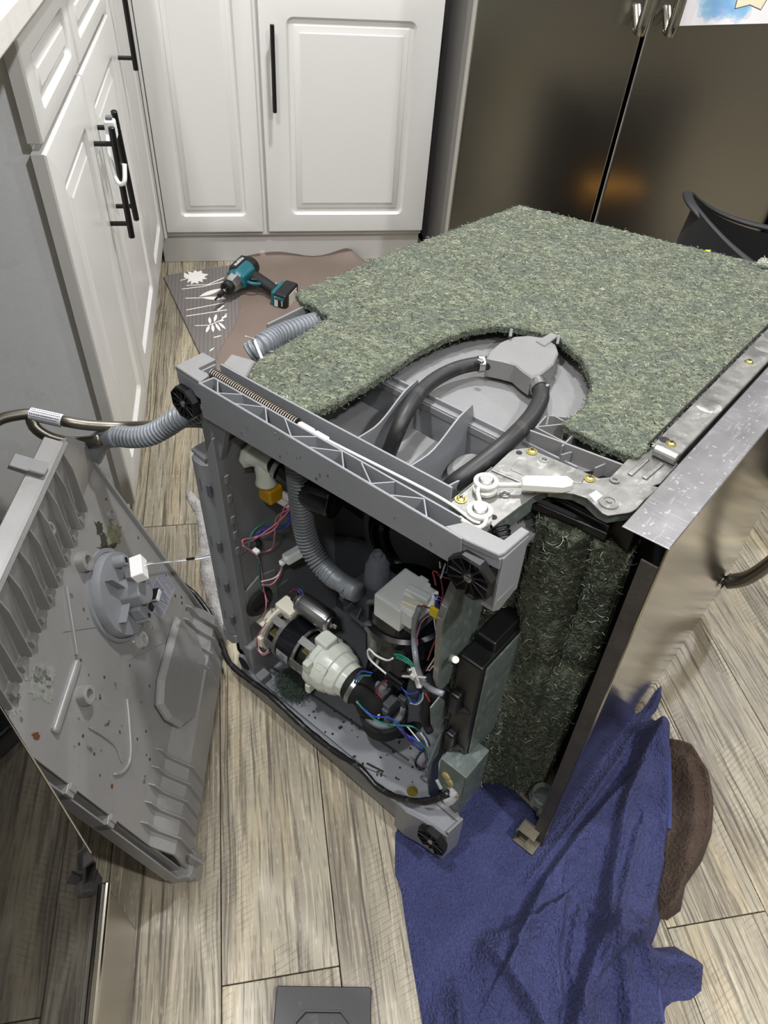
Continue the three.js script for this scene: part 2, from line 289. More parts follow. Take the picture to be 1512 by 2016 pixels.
{ // nearest unit of the left run
  const t = thing('base_cabinet', 'white base cabinet on the left, nearest the camera, with bare side panel', 'cabinet', null);
  mesh('carcass', [box(X0 + 0.01, 0.1, -1.462, XC, 0.925, -1.125, 0.001), box(X0 + 0.01, 0, -1.462, XC - 0.06, 0.1, -1.125, 0.001)], M.paint, t);
  mesh('side_panel', box(X0 + 0.01, 0.06, -1.125, XC, 0.925, -1.107, 0.001), M.sidePaint, t, 'scuffed bare side panel');
  const d = mesh('door', onLeft(routedDoor(0.372, 0.668, 0.021, 0.062, 0.062, 0.016), XF, 0.436, -1.275), M.paint, t);
  mesh('drawer_front', onLeft(routedDoor(0.372, 0.122, 0.021, 0.05, 0.028, 0.01, 0.6), XF, 0.844, -1.275), M.paint, t);
  pull(d, [-0.227, 0.693, -1.4466], [-0.227, 0.4908, -1.4446], [0.035, 0, 0], [0.14, 0.86]);
}
{
  const t = thing('base_cabinet', 'white base cabinet second along the left run with a child lock', 'cabinet', null);
  mesh('carcass', [box(X0 + 0.01, 0.1, -1.915, XC, 0.925, -1.464, 0.001), box(X0 + 0.01, 0, -1.915, XC - 0.06, 0.1, -1.464, 0.001)], M.paint, t);
  const d = mesh('door', onLeft(routedDoor(0.446, 0.668, 0.021, 0.062, 0.062, 0.016), XF, 0.436, -1.689), M.paint, t);
  mesh('drawer_front', onLeft(routedDoor(0.446, 0.122, 0.021, 0.05, 0.028, 0.01, 0.6), XF, 0.844, -1.689), M.paint, t);
  pull(d, [-0.227, 0.701, -1.509], [-0.227, 0.483, -1.545], [0.035, 0, 0], [0.14, 0.86]);
}
{
  const t = thing('base_cabinet', 'white corner cabinet at the far end of the left run', 'cabinet', null);
  mesh('carcass', [box(X0 + 0.01, 0.1, -2.333, XC, 0.925, -1.917, 0.001), box(X0 + 0.01, 0, -2.36, XC - 0.06, 0.1, -1.917, 0.001)], M.paint, t);
  const d = mesh('door', onLeft(routedDoor(0.37, 0.818, 0.021, 0.062, 0.062, 0.016), XF, 0.511, -2.103), M.paint, t);
  pull(d, [-0.227, 0.83, -1.945], [-0.227, 0.656, -1.949], [0.035, 0, 0], [0.14, 0.86]);
}
{ // child lock strung between the two adjacent handles
  const t = thing('child_lock', 'white plastic child lock looped round the two left cabinet handles', 'child lock', null);
  const x = -0.236;
  mesh('strap', sweep([[x + 0.012, 0.664, -1.522], [x - 0.002, 0.675, -1.49], [x - 0.006, 0.655, -1.462], [x - 0.002, 0.62, -1.448], [x + 0.004, 0.600, -1.437], [x + 0.016, 0.603, -1.432], [x + 0.020, 0.63, -1.447]], 0.0042, { n: 8, step: 0.004 }), M.white, t);
  mesh('clasp', box(x - 0.008, 0.662, -1.496, x + 0.012, 0.694, -1.474, 0.004), M.white, t);
  mesh('latch_button', box(x - 0.004, 0.694, -1.491, x + 0.008, 0.700, -1.478, 0.002), std({ color: 0x6d6f70, roughness: 0.5 }), t);
}
{ // back run
  const zf = -2.293, zc = -2.314;
  const t = thing('base_cabinet', 'white back-wall cabinet with two routed doors and one black handle', 'cabinet', null);
  mesh('carcass', box(-0.27, 0.1, ZB + 0.005, 0.574, 0.925, zc, 0.001), M.paint, t);
  mesh('toe_kick', box(-0.277, 0, -2.352, 0.574, 0.098, -2.337, 0.001), M.paint, t);
  mesh('filler_strip', box(-0.262, 0.098, -2.318, -0.2535, 0.925, -2.296, 0.001), M.paint, t);
  mesh('door', routedDoor(0.302, 0.8, 0.02, 0.05, 0.052, 0.016, 0.9).translate(-0.1005, 0.518, zf), M.paint, t);
  const d = mesh('door', routedDoor(0.507, 0.642, 0.02, 0.074, 0.056, 0.02).translate(0.3205, 0.439, zf), M.paint, t);
  mesh('drawer_front', routedDoor(0.507, 0.15, 0.02, 0.06, 0.04, 0.012, 0.6).translate(0.3205, 0.841, zf), M.paint, t);
  pull(d, [0.1015, 0.693, zf + 0.036], [0.1, 0.4805, zf + 0.036], [0, 0, 0.036], [0.15, 0.85]);
}
{
  const c = mesh('countertop', [box(X0 + 0.002, 0.932, -2.93, -0.232, 0.962, -0.36, 0.004), box(-0.232, 0.932, -2.93, 0.574, 0.962, -2.26, 0.004)], M.counter);
  tag(c, 'pale stone countertop over the left run of white cabinets', 'countertop');
}
{ // range: mirror-black oven door over a steel drawer
  const t = thing('range', 'steel range with black glass oven door at the lower left', 'range', null);
  const zf = -0.334, zn = 0.43, xf = -0.222;
  mesh('body', box(X0 + 0.02, 0.02, zf + 0.004, xf - 0.032, 0.93, zn, 0.003), std({ color: 0x1a1a1c, roughness: 0.5 }), t);
  const dr = mesh('oven_door', box(xf - 0.03, 0.262, zf, xf, 0.86, zn, 0.002), M.glassBlack, t, 'black mirror-like oven door');
  mesh('edge_trim', box(xf - 0.006, 0.29, zf - 0.0022, xf + 0.0003, 0.86, zf + 0.0003, 0.0008), M.chrome, dr);
  mesh('lower_panel', box(xf - 0.03, 0.224, zf + 0.004, xf - 0.0006, 0.2615, zn, 0.0015), M.glassBlack, dr);
  const w = mesh('storage_drawer', box(xf - 0.028, 0.012, zf + 0.002, xf + 0.001, 0.209, zn, 0.006), M.steel, t, 'brushed steel drawer');
  mesh('drawer_trim', [rod([xf + 0.002, 0.213, zf + 0.006], [xf + 0.002, 0.213, zn], 0.0048, 12, 0.002), box(xf - 0.02, 0.208, zf + 0.008, xf - 0.001, 0.222, zn, 0.002)], M.chrome, w);
  for (const [x, z] of [[-0.3, 0.3], [-0.3, -0.25], [-0.8, 0.3], [-0.8, -0.25]]) mesh('leg', rod([x, 0, z], [x, 0.03, z], 0.015), M.blackMatte, t);
}
// ---------------------------------------------------------------- refrigerator
{
  const t = thing('refrigerator', 'tall stainless side-by-side refrigerator behind the dishwasher', 'refrigerator', null);
  const zf = -1.83, xl = 0.529, xg = 0.9385, xr = 1.472;
  mesh('cabinet_body', box(xl + 0.085, 0.03, ZB + 0.05, xr - 0.012, 1.76, zf - 0.075, 0.004), M.fridgeSide, t, 'grey painted body');
  mesh('base_grille', box(xl + 0.09, 0.0, ZB + 0.1, xr - 0.02, 0.06, zf - 0.04, 0.003), M.blackMatte, t);
  for (const [a, b] of [[xl, xg - 0.0055], [xg + 0.0055, xr]]) {
    const d = mesh('door', box(a, 0.065, zf - 0.07, b, 1.76, zf, 0.006), M.fridgeSteel, t, 'brushed stainless door');
    mesh('door_edge', [box(a === xl ? xl - 0.0012 : a, 0.07, zf - 0.0695, a === xl ? xl + 0.001 : a + 0.001, 1.755, zf - 0.026, 0.0005)], M.fridgeSide, d, 'grey painted door side'); mesh('door_trim', box(a === xl ? xl - 0.0016 : a, 0.07, zf - 0.026, a === xl ? xl + 0.001 : a + 0.001, 1.755, zf - 0.003, 0.0006), std({ color: 0xb5b0a6, roughness: 0.5, metalness: 0.3 }), d);
    const hx = a === xl ? xg - 0.037 : xg + 0.037;
    mesh('handle', [sweep([[hx, 0.800, zf + 0.035], [hx, 0.82, zf + 0.052], [hx, 1.1, zf + 0.055], [hx, 1.5, zf + 0.052]], 0.0125, { n: 14, step: 0.02 }), rod([hx, 0.80, zf + 0.036], [hx, 0.84, zf - 0.002], 0.010)], M.steel, d, 'round steel bar handle');
  }
  mesh('door_gasket', box(xg - 0.02, 0.07, zf - 0.06, xg + 0.02, 1.755, zf - 0.046, 0.001), M.blackMatte, t);
}
{ // drawing held on the right door
  const cv = document.createElement('canvas'); cv.width = 512; cv.height = 384; const c = cv.getContext('2d');
  c.fillStyle = '#f1f0f2'; c.fillRect(0, 0, 512, 384);
  const r = rng(77);
  for (let i = 0; i < 160; i++) { c.fillStyle = `rgba(${110 + r() * 40 | 0},${165 + r() * 35 | 0},${215 + r() * 25 | 0},0.22)`; c.beginPath(); c.ellipse(190 + (r() - 0.5) * 190, 300 + (r() - 0.5) * 110, 10 + r() * 26, 8 + r() * 18, r() * 3, 0, 7); c.fill(); }
  c.fillStyle = '#efe6c6'; c.strokeStyle = '#3b3b3b'; c.lineWidth = 3; c.beginPath(); c.moveTo(225, 260); c.lineTo(232, 330); c.lineTo(290, 318); c.lineTo(345, 336); c.lineTo(372, 250); c.closePath(); c.fill(); c.stroke();
  const tx = new THREE.CanvasTexture(cv); tx.colorSpace = THREE.SRGBColorSpace;
  const g = sheet(10, 6, (u, v) => [1.003 + u * 0.30 + (1 - v) * 0.0, 0.806 + u * 0.022 - u * u * 0.006 + v * 0.215, -1.8265 + 0.006 * Math.sin(u * 3.1) * (1 - v)]);
  const o = mesh('paper_drawing', g, std({ map: tx, roughness: 0.9, side: THREE.DoubleSide })); tag(o, 'white sheet with a blue watercolour blot on the right refrigerator door', 'drawing');
}
// ---------------------------------------------------------------- dishwasher lying on its side
// local axes: x rear -> front door, y up, z towards the underside that faces the camera
Object.assign(M, {
  grey: phy({ map: speckled([0.475, 0.485, 0.495], 0.05, 0.12, 401), roughness: 0.42, bumpMap: grainBump, bumpScale: 0.00004 }),
  greyLight: phy({ map: speckled([0.455, 0.455, 0.452], 0.06, 0.14, 403), roughness: 0.45, bumpMap: grainBump, bumpScale: 0.00004 }),
  greyDark: phy({ map: speckled([0.30, 0.31, 0.325], 0.06, 0.12, 405), roughness: 0.42 }),
  slate: phy({ map: speckled([0.27, 0.285, 0.31], 0.06, 0.10, 407), roughness: 0.38 }),
  hose: phy({ color: 0x6f7478, roughness: 0.38 }),
  galv: std({ map: G.galv, color: 0xbdbdbb, roughnessMap: G.galvRough, roughness: 0.75, metalness: 0.72 }),
  galvDull: std({ map: G.galv, color: 0x8f9b98, roughnessMap: G.galvRough, roughness: 0.7, metalness: 0.4 }),
  brass: std({ color: 0xcbc283, metalness: 1, roughness: 0.3 }),
  alu: std({ color: 0xb4b5b4, metalness: 1, roughness: 0.34, bumpMap: grainBump, bumpScale: 0.00008 }),
  rubber: phy({ map: speckled([0.105, 0.105, 0.105], 0.15, 0.22, 411, 0.2), roughness: 0.5 }),
  gloss: phy({ color: 0x0c0e12, roughness: 0.22 }),
  nylon: phy({ color: 0xd2d1c9, roughness: 0.4, transmission: 0.12, thickness: 0, ior: 1.45 }),
  milky: phy({ color: 0xdde2d6, roughness: 0.32, transmission: 0.12, thickness: 0 }),
  cream: phy({ color: 0xe4e0cd, roughness: 0.42 }),
  boxWhite: phy({ color: 0xdfe6e4, roughness: 0.4 }),
  amber: phy({ color: 0xb88a0c, roughness: 0.28 }),
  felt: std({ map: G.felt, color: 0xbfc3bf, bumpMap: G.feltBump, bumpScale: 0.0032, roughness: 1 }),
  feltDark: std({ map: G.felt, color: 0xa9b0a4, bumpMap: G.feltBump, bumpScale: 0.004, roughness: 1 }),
  hairPale: std({ color: 0xbcbca4, roughness: 0.8 }),

  hairGreen: std({ color: 0x676e62, roughness: 0.9 }),
  hairDark: std({ color: 0x2b3128, roughness: 0.9 }),
  scratched: std({ map: G.scratch, metalness: 0.9, roughness: 0.42, bumpMap: G.brush, bumpScale: 0.0001 }),
  doorSteel: std({ color: 0xb9b3a7, metalness: 1, roughness: 0.11, bumpMap: G.brush, bumpScale: 0.00008 }),
});
const WIRE = {}; for (const [k, c] of Object.entries({ red: 0x8e2c38, pink: 0xd07a8e, maroon: 0x7d2f43, blue: 0x2a48b0, navy: 0x1f2c66, green: 0x1f7d62, white: 0xe2e2dd, grey: 0x8b8d8f, black: 0x121213, teal: 0x2b8c83 })) WIRE[k] = phy({ color: c, roughness: 0.4 });
const D = thing('dishwasher', 'dismantled dishwasher lying on its side with open underside', 'dishwasher', null);
D.position.set(-0.05518, 0, -0.69691);
D.quaternion.setFromRotationMatrix(new THREE.Matrix4().makeBasis(new THREE.Vector3(0.6374, 0.05688, 0.76843), new THREE.Vector3(-0.02592, 0.99829, -0.05239), new THREE.Vector3(-0.77009, 0.01347, 0.63779)));
const depthOf = (o) => { let d = 0; while (o.parent && o.parent !== scene) { o = o.parent; d++; } return d; };
const part = (n, g, m, p = D, l) => { while (depthOf(p) > 1) p = p.parent; return mesh(n, g, m, p, l); };   // never deeper than thing > part > sub-part
const grp = (n, p = D, l) => { const g = new THREE.Group(); g.name = n; p.add(g); if (l) g.userData.label = l; return g; };
const wire = (pts, c, r = 0.0011, p = D, name = 'wire') => part(name, sweep(pts, r, { n: 6, step: 0.005 }), WIRE[c] ?? c, p);
function screw(x, y, z, r = 0.0058, mat = M.brass, ny = 1, p = D) {          // pan head with a cross, pointing up (y)
  const s = part('screw', [turn([[r * 1.45, 0], [r * 1.45, 0.0006], [r, 0.0008], [r, 0.002], [r * 0.75, 0.0032], [0, 0.0036]], [x, y, z], [0, ny, 0], 16)], mat, p);
  part('cross_slot', [bar([x - r * 0.6, y + 0.0036, z], [x + r * 0.6, y + 0.0036, z], 0.0012, 0.0006), bar([x, y + 0.0036, z - r * 0.6], [x, y + 0.0036, z + r * 0.6], 0.0012, 0.0006)], M.blackMatte, s); return s;
}
function eyelet(x, y, z, r = 0.0055, p = D) { return part('rivet', turn([[r * 0.45, 0], [r * 0.45, 0.0012], [r * 0.6, 0.0022], [r, 0.0016], [r * 1.05, 0]], [x, y, z], [0, 1, 0], 18), M.alu, p); }
const strip = (q, y0, y1, t, z) => fence(q, y0, y1, t);
{ // ---- top truss beam, from rear corner to front corner
  const b = grp('support_beam');
  part('front_web', prism('z', [[0.001, 0.6405], [-0.001, 0.59], [0.392, 0.601], [0.39, 0.6405]], -0.0032, 0, 0.0008), M.grey, b);
  part('middle_web', fence([[0.004, -0.0205], [0.372, -0.0235]], 0.602, 0.6405, 0.0026), M.grey, b);
  part('back_web', fence([[-0.011, -0.0445], [0.1, -0.0455], [0.34, -0.0515]], 0.596, 0.6425, 0.0028), M.grey, b);
  part('channel_floor', box(-0.01, 0.598, -0.052, 0.375, 0.602, -0.002, 0.0005), M.grey, b);
  part('end_cap', fence([[0.003, -0.0015], [0.005, -0.021]], 0.60, 0.6405, 0.0026), M.grey, b);
  const zz = [0.012, 0.034, 0.058, 0.066, 0.096, 0.119, 0.128, 0.158, 0.178, 0.186, 0.216, 0.236, 0.244, 0.274, 0.290, 0.300, 0.328, 0.346, 0.354];
  for (let i = 0; i + 1 < zz.length; i++) { const za = i % 2 ? -0.0025 : -0.021, zb = i % 2 ? -0.021 : -0.0025; if (i % 3 === 2) continue; part('rib', fence([[zz[i], za], [zz[i + 1], zb]], 0.602, 0.6403, 0.0018), M.grey, b); }
  const s = part('door_spring', coil([-0.010, 0.636, -0.0285], [0.139, 0.634, -0.029], 0.0064, 0.00125, 42), std({ color: 0x7a736a, metalness: 0.9, roughness: 0.35 }), b, 'dark steel tension spring');
  part('spring_core', rod([-0.008, 0.636, -0.0285], [0.137, 0.634, -0.029], 0.0045, 10), M.blackMatte, s);
  const c = part('cord', sweep([[0.141, 0.634, -0.029], [0.2, 0.634, -0.031], [0.33, 0.634, -0.0385], [.3774,.634,-.0338],[.3865,.634,-.0354]], 0.0017, { n: 8 }), M.nylon, b, 'white nylon pull cord');
  part('cord_clip', [box(0.141, 0.630, -0.0335, 0.166, 0.638, -0.0255, 0.003), box(0.166, 0.6315, -0.034, 0.186, 0.6365, -0.027, 0.0015)], M.nylon, c, 'white plastic cord clip');
  // drops of water and specks clinging to the beam
  const rr = rng(19), sp = []; for (let i = 0; i < 16; i++) { const g = new THREE.SphereGeometry(0.0012 + rr() * 0.0009, 8, 6).scale(1, 1, 0.5); sp.push(g.translate(0.05 + rr() * 0.31, 0.598 + rr() * 0.038, 0.0002)); }
  const dr = part('water_drops', sp, phy({ color: 0xffffff, transmission: 1, thickness: 0.002, ior: 1.33, roughness: 0.02 }), b); dr.userData.kind = 'stuff';
}
{ // ---- rear corner block (upper) with its spring pocket
  const b = grp('corner_block');
  const L = [[-0.0481, -0.0043], [-0.0495, -0.0483], [-0.0247, -0.0482], [-0.0244, -0.0205], [-0.002, -0.0195], [0.0021, -0.0017]];
  part('top_plate', prism('y', L, 0.634, 0.6415, 0.001), M.greyLight, b);
  part('side_wall', [...fence([[-0.047, -0.006], [-0.0485, -0.046]], 0.585, 0.636, 0.003), ...fence([[-0.047, -0.046], [-0.026, -0.046]], 0.585, 0.636, 0.003), ...fence([[-0.047, -0.0055], [0.0, -0.003]], 0.615, 0.636, 0.003), ...fence([[-0.0235, -0.004], [-0.0235, -0.046]], 0.59, 0.636, 0.0025)], M.grey, b);
  part('web', fence([[-0.046, -0.026], [-0.002, -0.026]], 0.57, 0.634, 0.003), M.grey, b);
  part('bracket', prism('y', [[-0.016, -0.05], [-0.028, -0.075], [0.006, -0.085], [0.028, -0.05]], 0.628, 0.637, 0.002), M.greyLight, b, 'pale grey top bracket');
}
function foot(x, y, z, r = 0.0262, tilt = 0) {
  const f = grp('leveling_foot', D, 'black ribbed adjustable foot');
  part('disc', [turn([[0, 0], [r * 0.86, 0], [r, 0.003], [r, 0.012], [r * 0.92, 0.014], [r * 0.9, 0.010], [r * 0.3, 0.008], [r * 0.3, 0.012], [0, 0.012]], [0, 0, 0], [0, 0, 1], 8)], M.black, f);
  const ribs = []; for (let k = 0; k < 12; k++) { const a = k / 12 * Math.PI * 2 + 0.1; ribs.push(bar([Math.cos(a) * r * 0.28, Math.sin(a) * r * 0.28, 0.0105], [Math.cos(a) * r * 0.9, Math.sin(a) * r * 0.9, 0.0115], 0.0016, 0.004, [0, 0, 1])); }
  part('radial_ribs', ribs, M.black, f);
  part('hub_screw', turn([[0, 0.0], [r * 0.17, 0], [r * 0.17, 0.013], [r * 0.1, 0.014], [0, 0.0135]], [0, 0, 0], [0, 0, 1], 14), M.alu, f);
  part('threaded_stem', rod([0, 0, -0.03], [0, 0, 0.001], 0.008, 14), M.black, f);
  f.position.set(x, y, z); f.rotation.set(tilt, 0, Math.PI / 8); return f;
}
foot(-0.0265, 0.602, -0.004, 0.0235); foot(0.4075, 0.606, -0.004, 0.0268); foot(0.4225, 0.062, 0.008, 0.0255); foot(-0.03, 0.06, -0.035, 0.022);
{ // ---- front corner block (upper)
  const b = grp('corner_block');
  part('top_plate', prism('y', [[0.3675, -0.0026], [0.3787, -0.0225], [0.4195, -0.0262], [0.4217, -0.0525], [0.4316, -0.0522], [0.4300, -0.0120], [0.4277, -0.0060], [0.392, -0.001]], 0.633, 0.6408, 0.001), M.greyLight, b);
  part('side_wall', [...fence([[0.4296, -0.009], [0.4305, -0.052]], 0.560, 0.636, 0.004), ...fence([[0.385, -0.003], [0.430, -0.008]], 0.622, 0.636, 0.003), ...fence([[0.378, -0.024], [0.428, -0.027]], 0.575, 0.634, 0.003), ...fence([[0.409, -0.005], [0.41, -0.026]], 0.622, 0.634, 0.002)], M.grey, b);
  part('lower_lug', prism('x', [[0.575, -0.048], [0.575, -0.012], [0.562, -0.008], [0.553, -0.020], [0.560, -0.045]], 0.416, 0.4325, 0.001), M.greyLight, b);
  part('foot_pocket', box(0.384, 0.575, -0.028, 0.428, 0.634, -0.024, 0.001), M.greyDark, b);
  const s = part('coil_spring', coil([0.4015, 0.632, -0.048], [0.4205, 0.622, -0.031], 0.0085, 0.0014, 5.5), std({ color: 0x171717, roughness: 0.35, metalness: 0.6 }), b, 'short black coil spring');
}
{ // ---- rear flange and open rear wall of the base
  const b = grp('rear_wall');
  part('outer_flange', [prism('y', [[-0.053, -0.04], [-0.053, -0.012], [-0.048, -0.003], [-0.038, 0.0005], [-0.024, 0.0005], [-0.0155, -0.006], [-0.0155, -0.04]], 0.135, 0.505, 0.004, [], 0.7), prism('z', [[-0.053, 0.136], [-0.053, 0.118], [-0.047, 0.106], [-0.030, 0.104], [-0.016, 0.118], [-0.016, 0.136]], -0.04, -0.001, 0.003)], M.grey, b);
  part('flange_cap', prism('y', [[-0.05, -0.036], [-0.05, -0.006], [-0.018, -0.003], [-0.018, -0.036]], 0.503, 0.516, 0.004), M.grey, b);
  part('step_panel', prism('z', [[-0.017, 0.10], [-0.017, 0.520], [0.001, 0.555], [0.004, 0.555], [0.004, 0.10]], -0.02, -0.0055, 0.001), M.grey, b);
  part('upper_web', prism('z', [[-0.024, 0.500], [-0.026, 0.592], [0.03, 0.594], [0.006, 0.52]], -0.022, -0.012, 0.001), M.grey, b);
  part('inner_panel', box(-0.006, 0.03, -0.25, 0.0, 0.596, -0.016, 0.001), M.grey, b, 'inner face');
  part('inner_ledge', box(-0.002, 0.33, -0.17, 0.0035, 0.54, -0.020, 0.0015), M.grey, b);
  part('panel_seam', [box(-0.001, 0.328, -0.2, 0.002, 0.331, -0.01, 0.0004), box(-0.001, 0.06, -0.057, 0.0012, 0.32, -0.0545, 0.0004), box(-0.001, 0.20, -0.11, 0.0012, 0.203, -0.06, 0.0004)], M.grey, b);
  for (const y of [0.475, 0.44, 0.40, 0.37, 0.338]) part('edge_notch', box(0.0, y, -0.021, 0.006, y + 0.014, -0.014, 0.001), M.grey, b);
  for (const y of [0.45, 0.34, 0.25, 0.17]) part('clip_slot', [box(-0.020, y, -0.004, -0.014, y + 0.02, 0.0012, 0.0008), box(-0.0335, y + 0.002, -0.001, -0.0315, y + 0.024, 0.0012, 0.0004)], M.greyDark, b);
  part('white_pin', turn([[0, 0.004], [0.0028, 0.0035], [0.003, 0]], [0.0, 0.452, -0.075], [1, 0, 0], 10), M.white, b);
  const g = part('grommet', [turn([[0, 0], [0.026, 0], [0.0275, 0.002], [0.024, 0.006], [0.017, 0.007], [0.014, 0.003], [0, 0.003]], [0, 0, 0], [1, 0, 0], 28)], M.blackMatte, b, 'black rubber grommet'); g.position.set(0.004, 0.207, -0.043);
  part('grommet_plate', prism('x', [[0.165, -0.085], [0.165, -0.02], [0.25, -0.02], [0.262, -0.05], [0.25, -0.085]], 0, 0.004, 0.0015), M.grey, b);
}
{ // ---- lower side wall, its skirt and floor
  const b = grp('side_wall');
  part('skirt', prism('z', [[0.0, 0.002], [-0.014, 0.03], [-0.018, 0.085], [-0.004, 0.092], [0.012, 0.055], [0.03, 0.044], [0.262, 0.040], [0.300, 0.033], [0.40, 0.036], [0.424, 0.02], [0.40, -0.012], [0.345, -0.008]], -0.007, 0.0, 0.002), M.grey, b);
  part('inner_floor', box(-0.005, 0.026, -0.262, 0.372, 0.030, -0.004, 0.001), M.grey, b);
  part('groove_ridge', [bar([0.004, 0.0312, -0.045], [0.31, 0.0312, -0.071], 0.004, 0.002), bar([0.01, 0.0305, -0.012], [0.262, 0.0305, -0.014], 0.002, 0.002), bar([0.262, 0.0305, -0.014], [0.30, 0.0305, -0.026], 0.002, 0.002)], M.slate, b);
  part('vent_slot', bar([0.262, 0.031, -0.022], [0.292, 0.031, -0.029], 0.0035, 0.0012), M.blackMatte, b);
  part('rear_corner', [box(-0.006, 0.03, -0.09, 0.014, 0.125, -0.004, 0.006), box(0.0, 0.028, -0.03, 0.03, 0.05, -0.006, 0.004)], M.grey, b);
  part('corner_hole', turn([[0, 0.0008], [0.012, 0.0008], [0.014, 0]], [-0.003, 0.075, 0.0002], [0, 0, 1], 20), M.blackMatte, b);
  part('slot_opening', prism('y', circle(0.273, -0.112, 0.013, 20, 0, 0.026).map(([x, z]) => [x + (z + 0.112) * -0.35, z]), 0.0302, 0.0308), M.blackMatte, b);
  const r = rng(91), bits = []; for (let i = 0; i < 46; i++) { const x = 0.02 + r() * 0.33, z = -0.015 - r() * 0.085; bits.push(new THREE.SphereGeometry(0.0011 + r() * 0.0012, 6, 5).scale(1 + r(), 0.6, 1).rotateY(r() * 3).translate(x, 0.0308, z)); }
  const db = part('debris_specks', bits, M.blackMatte, b); db.userData.kind = 'stuff';
}
{ // ---- lower front corner block
  const b = grp('corner_block');
  part('housing', prism('y', [[.3501,.0116],[.3882,-.0193],[.4134,-.0448],[.4419,-.0315],[.4375,.002],[.3944,.0078],[.3712,.0134]], -0.010, 0.075, 0.004), M.grey, b);
  part('top_ridge', [bar([[.3983,-.027]].map((p) => [p[0], 0.077, p[1]])[0], [[.4388,-.0265]].map((p) => [p[0], 0.077, p[1]])[0], 0.007, 0.006), bar([[.4361,.0005]].map((p) => [p[0], 0.077, p[1]])[0], [[.4403,-.0308]].map((p) => [p[0], 0.077, p[1]])[0], 0.004, 0.008)], M.greyLight, b);
  part('resin_spot', turn([[0, 0.001], [0.005, 0.0008], [0.0085, 0]], [[.3591,.0765,-.0154]][0], [0, 1, 0], 18), phy({ color: 0x4a3f12, roughness: 0.25 }), b, 'amber sticky spot');
}
{ // ---- tub: dark bottom with ring, sides
  const b = grp('tub');
  part('tub_bottom', prism('z', [[-0.004, 0.028], [-0.004, 0.598], [0.45, 0.598], [0.45, 0.028]], -0.262, -0.225, 0.004), M.greyDark, b, 'plastic tub underside');
  part('ring_flange', turn([[0.088, 0], [0.10, 0.0], [0.103, 0.012], [0.097, 0.016], [0.088, 0.014]], [0.178, 0.315, -0.226], [0, 0, 1], 48), M.slate, b);
  part('sump_well', turn([[0.0, 0.002], [0.055, 0.003], [0.06, 0.012], [0.068, 0.014], [0.074, 0.022], [0.084, 0.018], [0.09, 0.0]], [0.178, 0.315, -0.228], [0, 0, 1], 48), M.gloss, b, 'glossy dark ring of the sump');
  const rb = []; for (let k = 0; k < 14; k++) { const a = k / 14 * 6.283; rb.push(bar([0.178 + Math.cos(a) * 0.105, 0.315 + Math.sin(a) * 0.105, -0.221], [0.178 + Math.cos(a) * 0.19, 0.315 + Math.sin(a) * 0.19, -0.223], 0.0025, 0.012, [0, 0, 1])); }
  for (const g of rb) part('rib', g, M.slate, b);
  part('tub_shell', [box(0.0, 0.03, -0.82, 0.44, 0.044, -0.26), box(-0.002, 0.03, -0.82, 0.006, 0.57, -0.26), box(0.0, 0.03, -0.825, 0.44, 0.59, -0.80)], M.greyDark, b);
  part('tub_side', prism('y', [[-0.02, -0.80], [0.44, -0.86], [0.44, -0.255], [0.39, -0.2], [0.0, -0.2], [-0.02, -0.3]], 0.590, 0.6005, 0.001), M.greyLight, b, 'grey plastic tub side');
  part('lower_shelf', box(0.0, 0.545, -0.215, 0.40, 0.553, -0.045, 0.001), M.greyLight, b);
  part('step_riser', fence([[0.0, -0.203], [0.40, -0.203]], 0.55, 0.6025, 0.003), M.grey, b);
  part('step_lip', fence([[0.06, -0.213], [0.40, -0.213]], 0.597, 0.607, 0.003), M.grey, b);
  // curved fins that rise across the shelf
  const fin = (x0, x1, h0) => sheet(16, 2, (u, v) => { const z = -0.055 - u * 0.162, x = x0 + (x1 - x0) * u + 0.006 * Math.sin(u * 3.14), top = h0 + 0.008 + 0.022 * ss(0.35, 0.8, u) - 0.03 * ss(0.93, 1, u); return [x, 0.55 + (top - 0.55) * v, z]; });
  const thick = (a, b2, h) => { const f = fin(a, b2, h), g = fin(a + 0.0022, b2 + 0.0022, h); return [f, g, sheet(16, 1, (u, v) => { const z = -0.055 - u * 0.162, x = a + (b2 - a) * u + 0.006 * Math.sin(u * 3.14) + v * 0.0022, top = h + 0.008 + 0.022 * ss(0.35, 0.8, u) - 0.03 * ss(0.93, 1, u); return [x, top, z]; })]; };
  const m2 = M.grey.clone(); m2.side = THREE.DoubleSide;
  part('curved_fin', thick(0.176, 0.168, 0.595), m2, b); part('curved_fin', thick(0.255, 0.253, 0.597), m2, b); part('curved_fin', thick(0.305, 0.325, 0.600), m2, b);
  part('raised_pad', [prism('y', [[0.185, -0.10], [0.19, -0.19], [0.225, -0.19], [0.232, -0.13], [0.228, -0.06], [0.20, -0.06]], 0.552, 0.566, 0.004), prism('y', circle(0.285, -0.17, 0.024, 20, 0, 0.03), 0.552, 0.572, 0.006)], M.greyLight, b);
  part('hose_hole', [prism('y', circle(0.145, -0.095, 0.016, 20, 0, 0.022), 0.5525, 0.5545)], M.blackMatte, b);
  part('shelf_hole', prism('y', circle(0.232, -0.098, 0.014, 20), 0.5525, 0.5545), M.blackMatte, b);
  // lattice beside the hinge
  const F = (a) => fence(a, 0.598, 0.622, 0.0022);
  for (const q of [[[0.33, -0.255], [0.334, -0.225]], [[0.333, -0.262], [0.372, -0.258]], [[0.334, -0.226], [0.374, -0.224]], [[0.372, -0.268], [0.375, -0.215]], [[0.333, -0.258], [0.354, -0.272]], [[0.352, -0.292], [0.358, -0.25]], [[0.334, -0.228], [0.36, -0.262]]]) part('lattice_rib', F(q), M.greyLight, b);
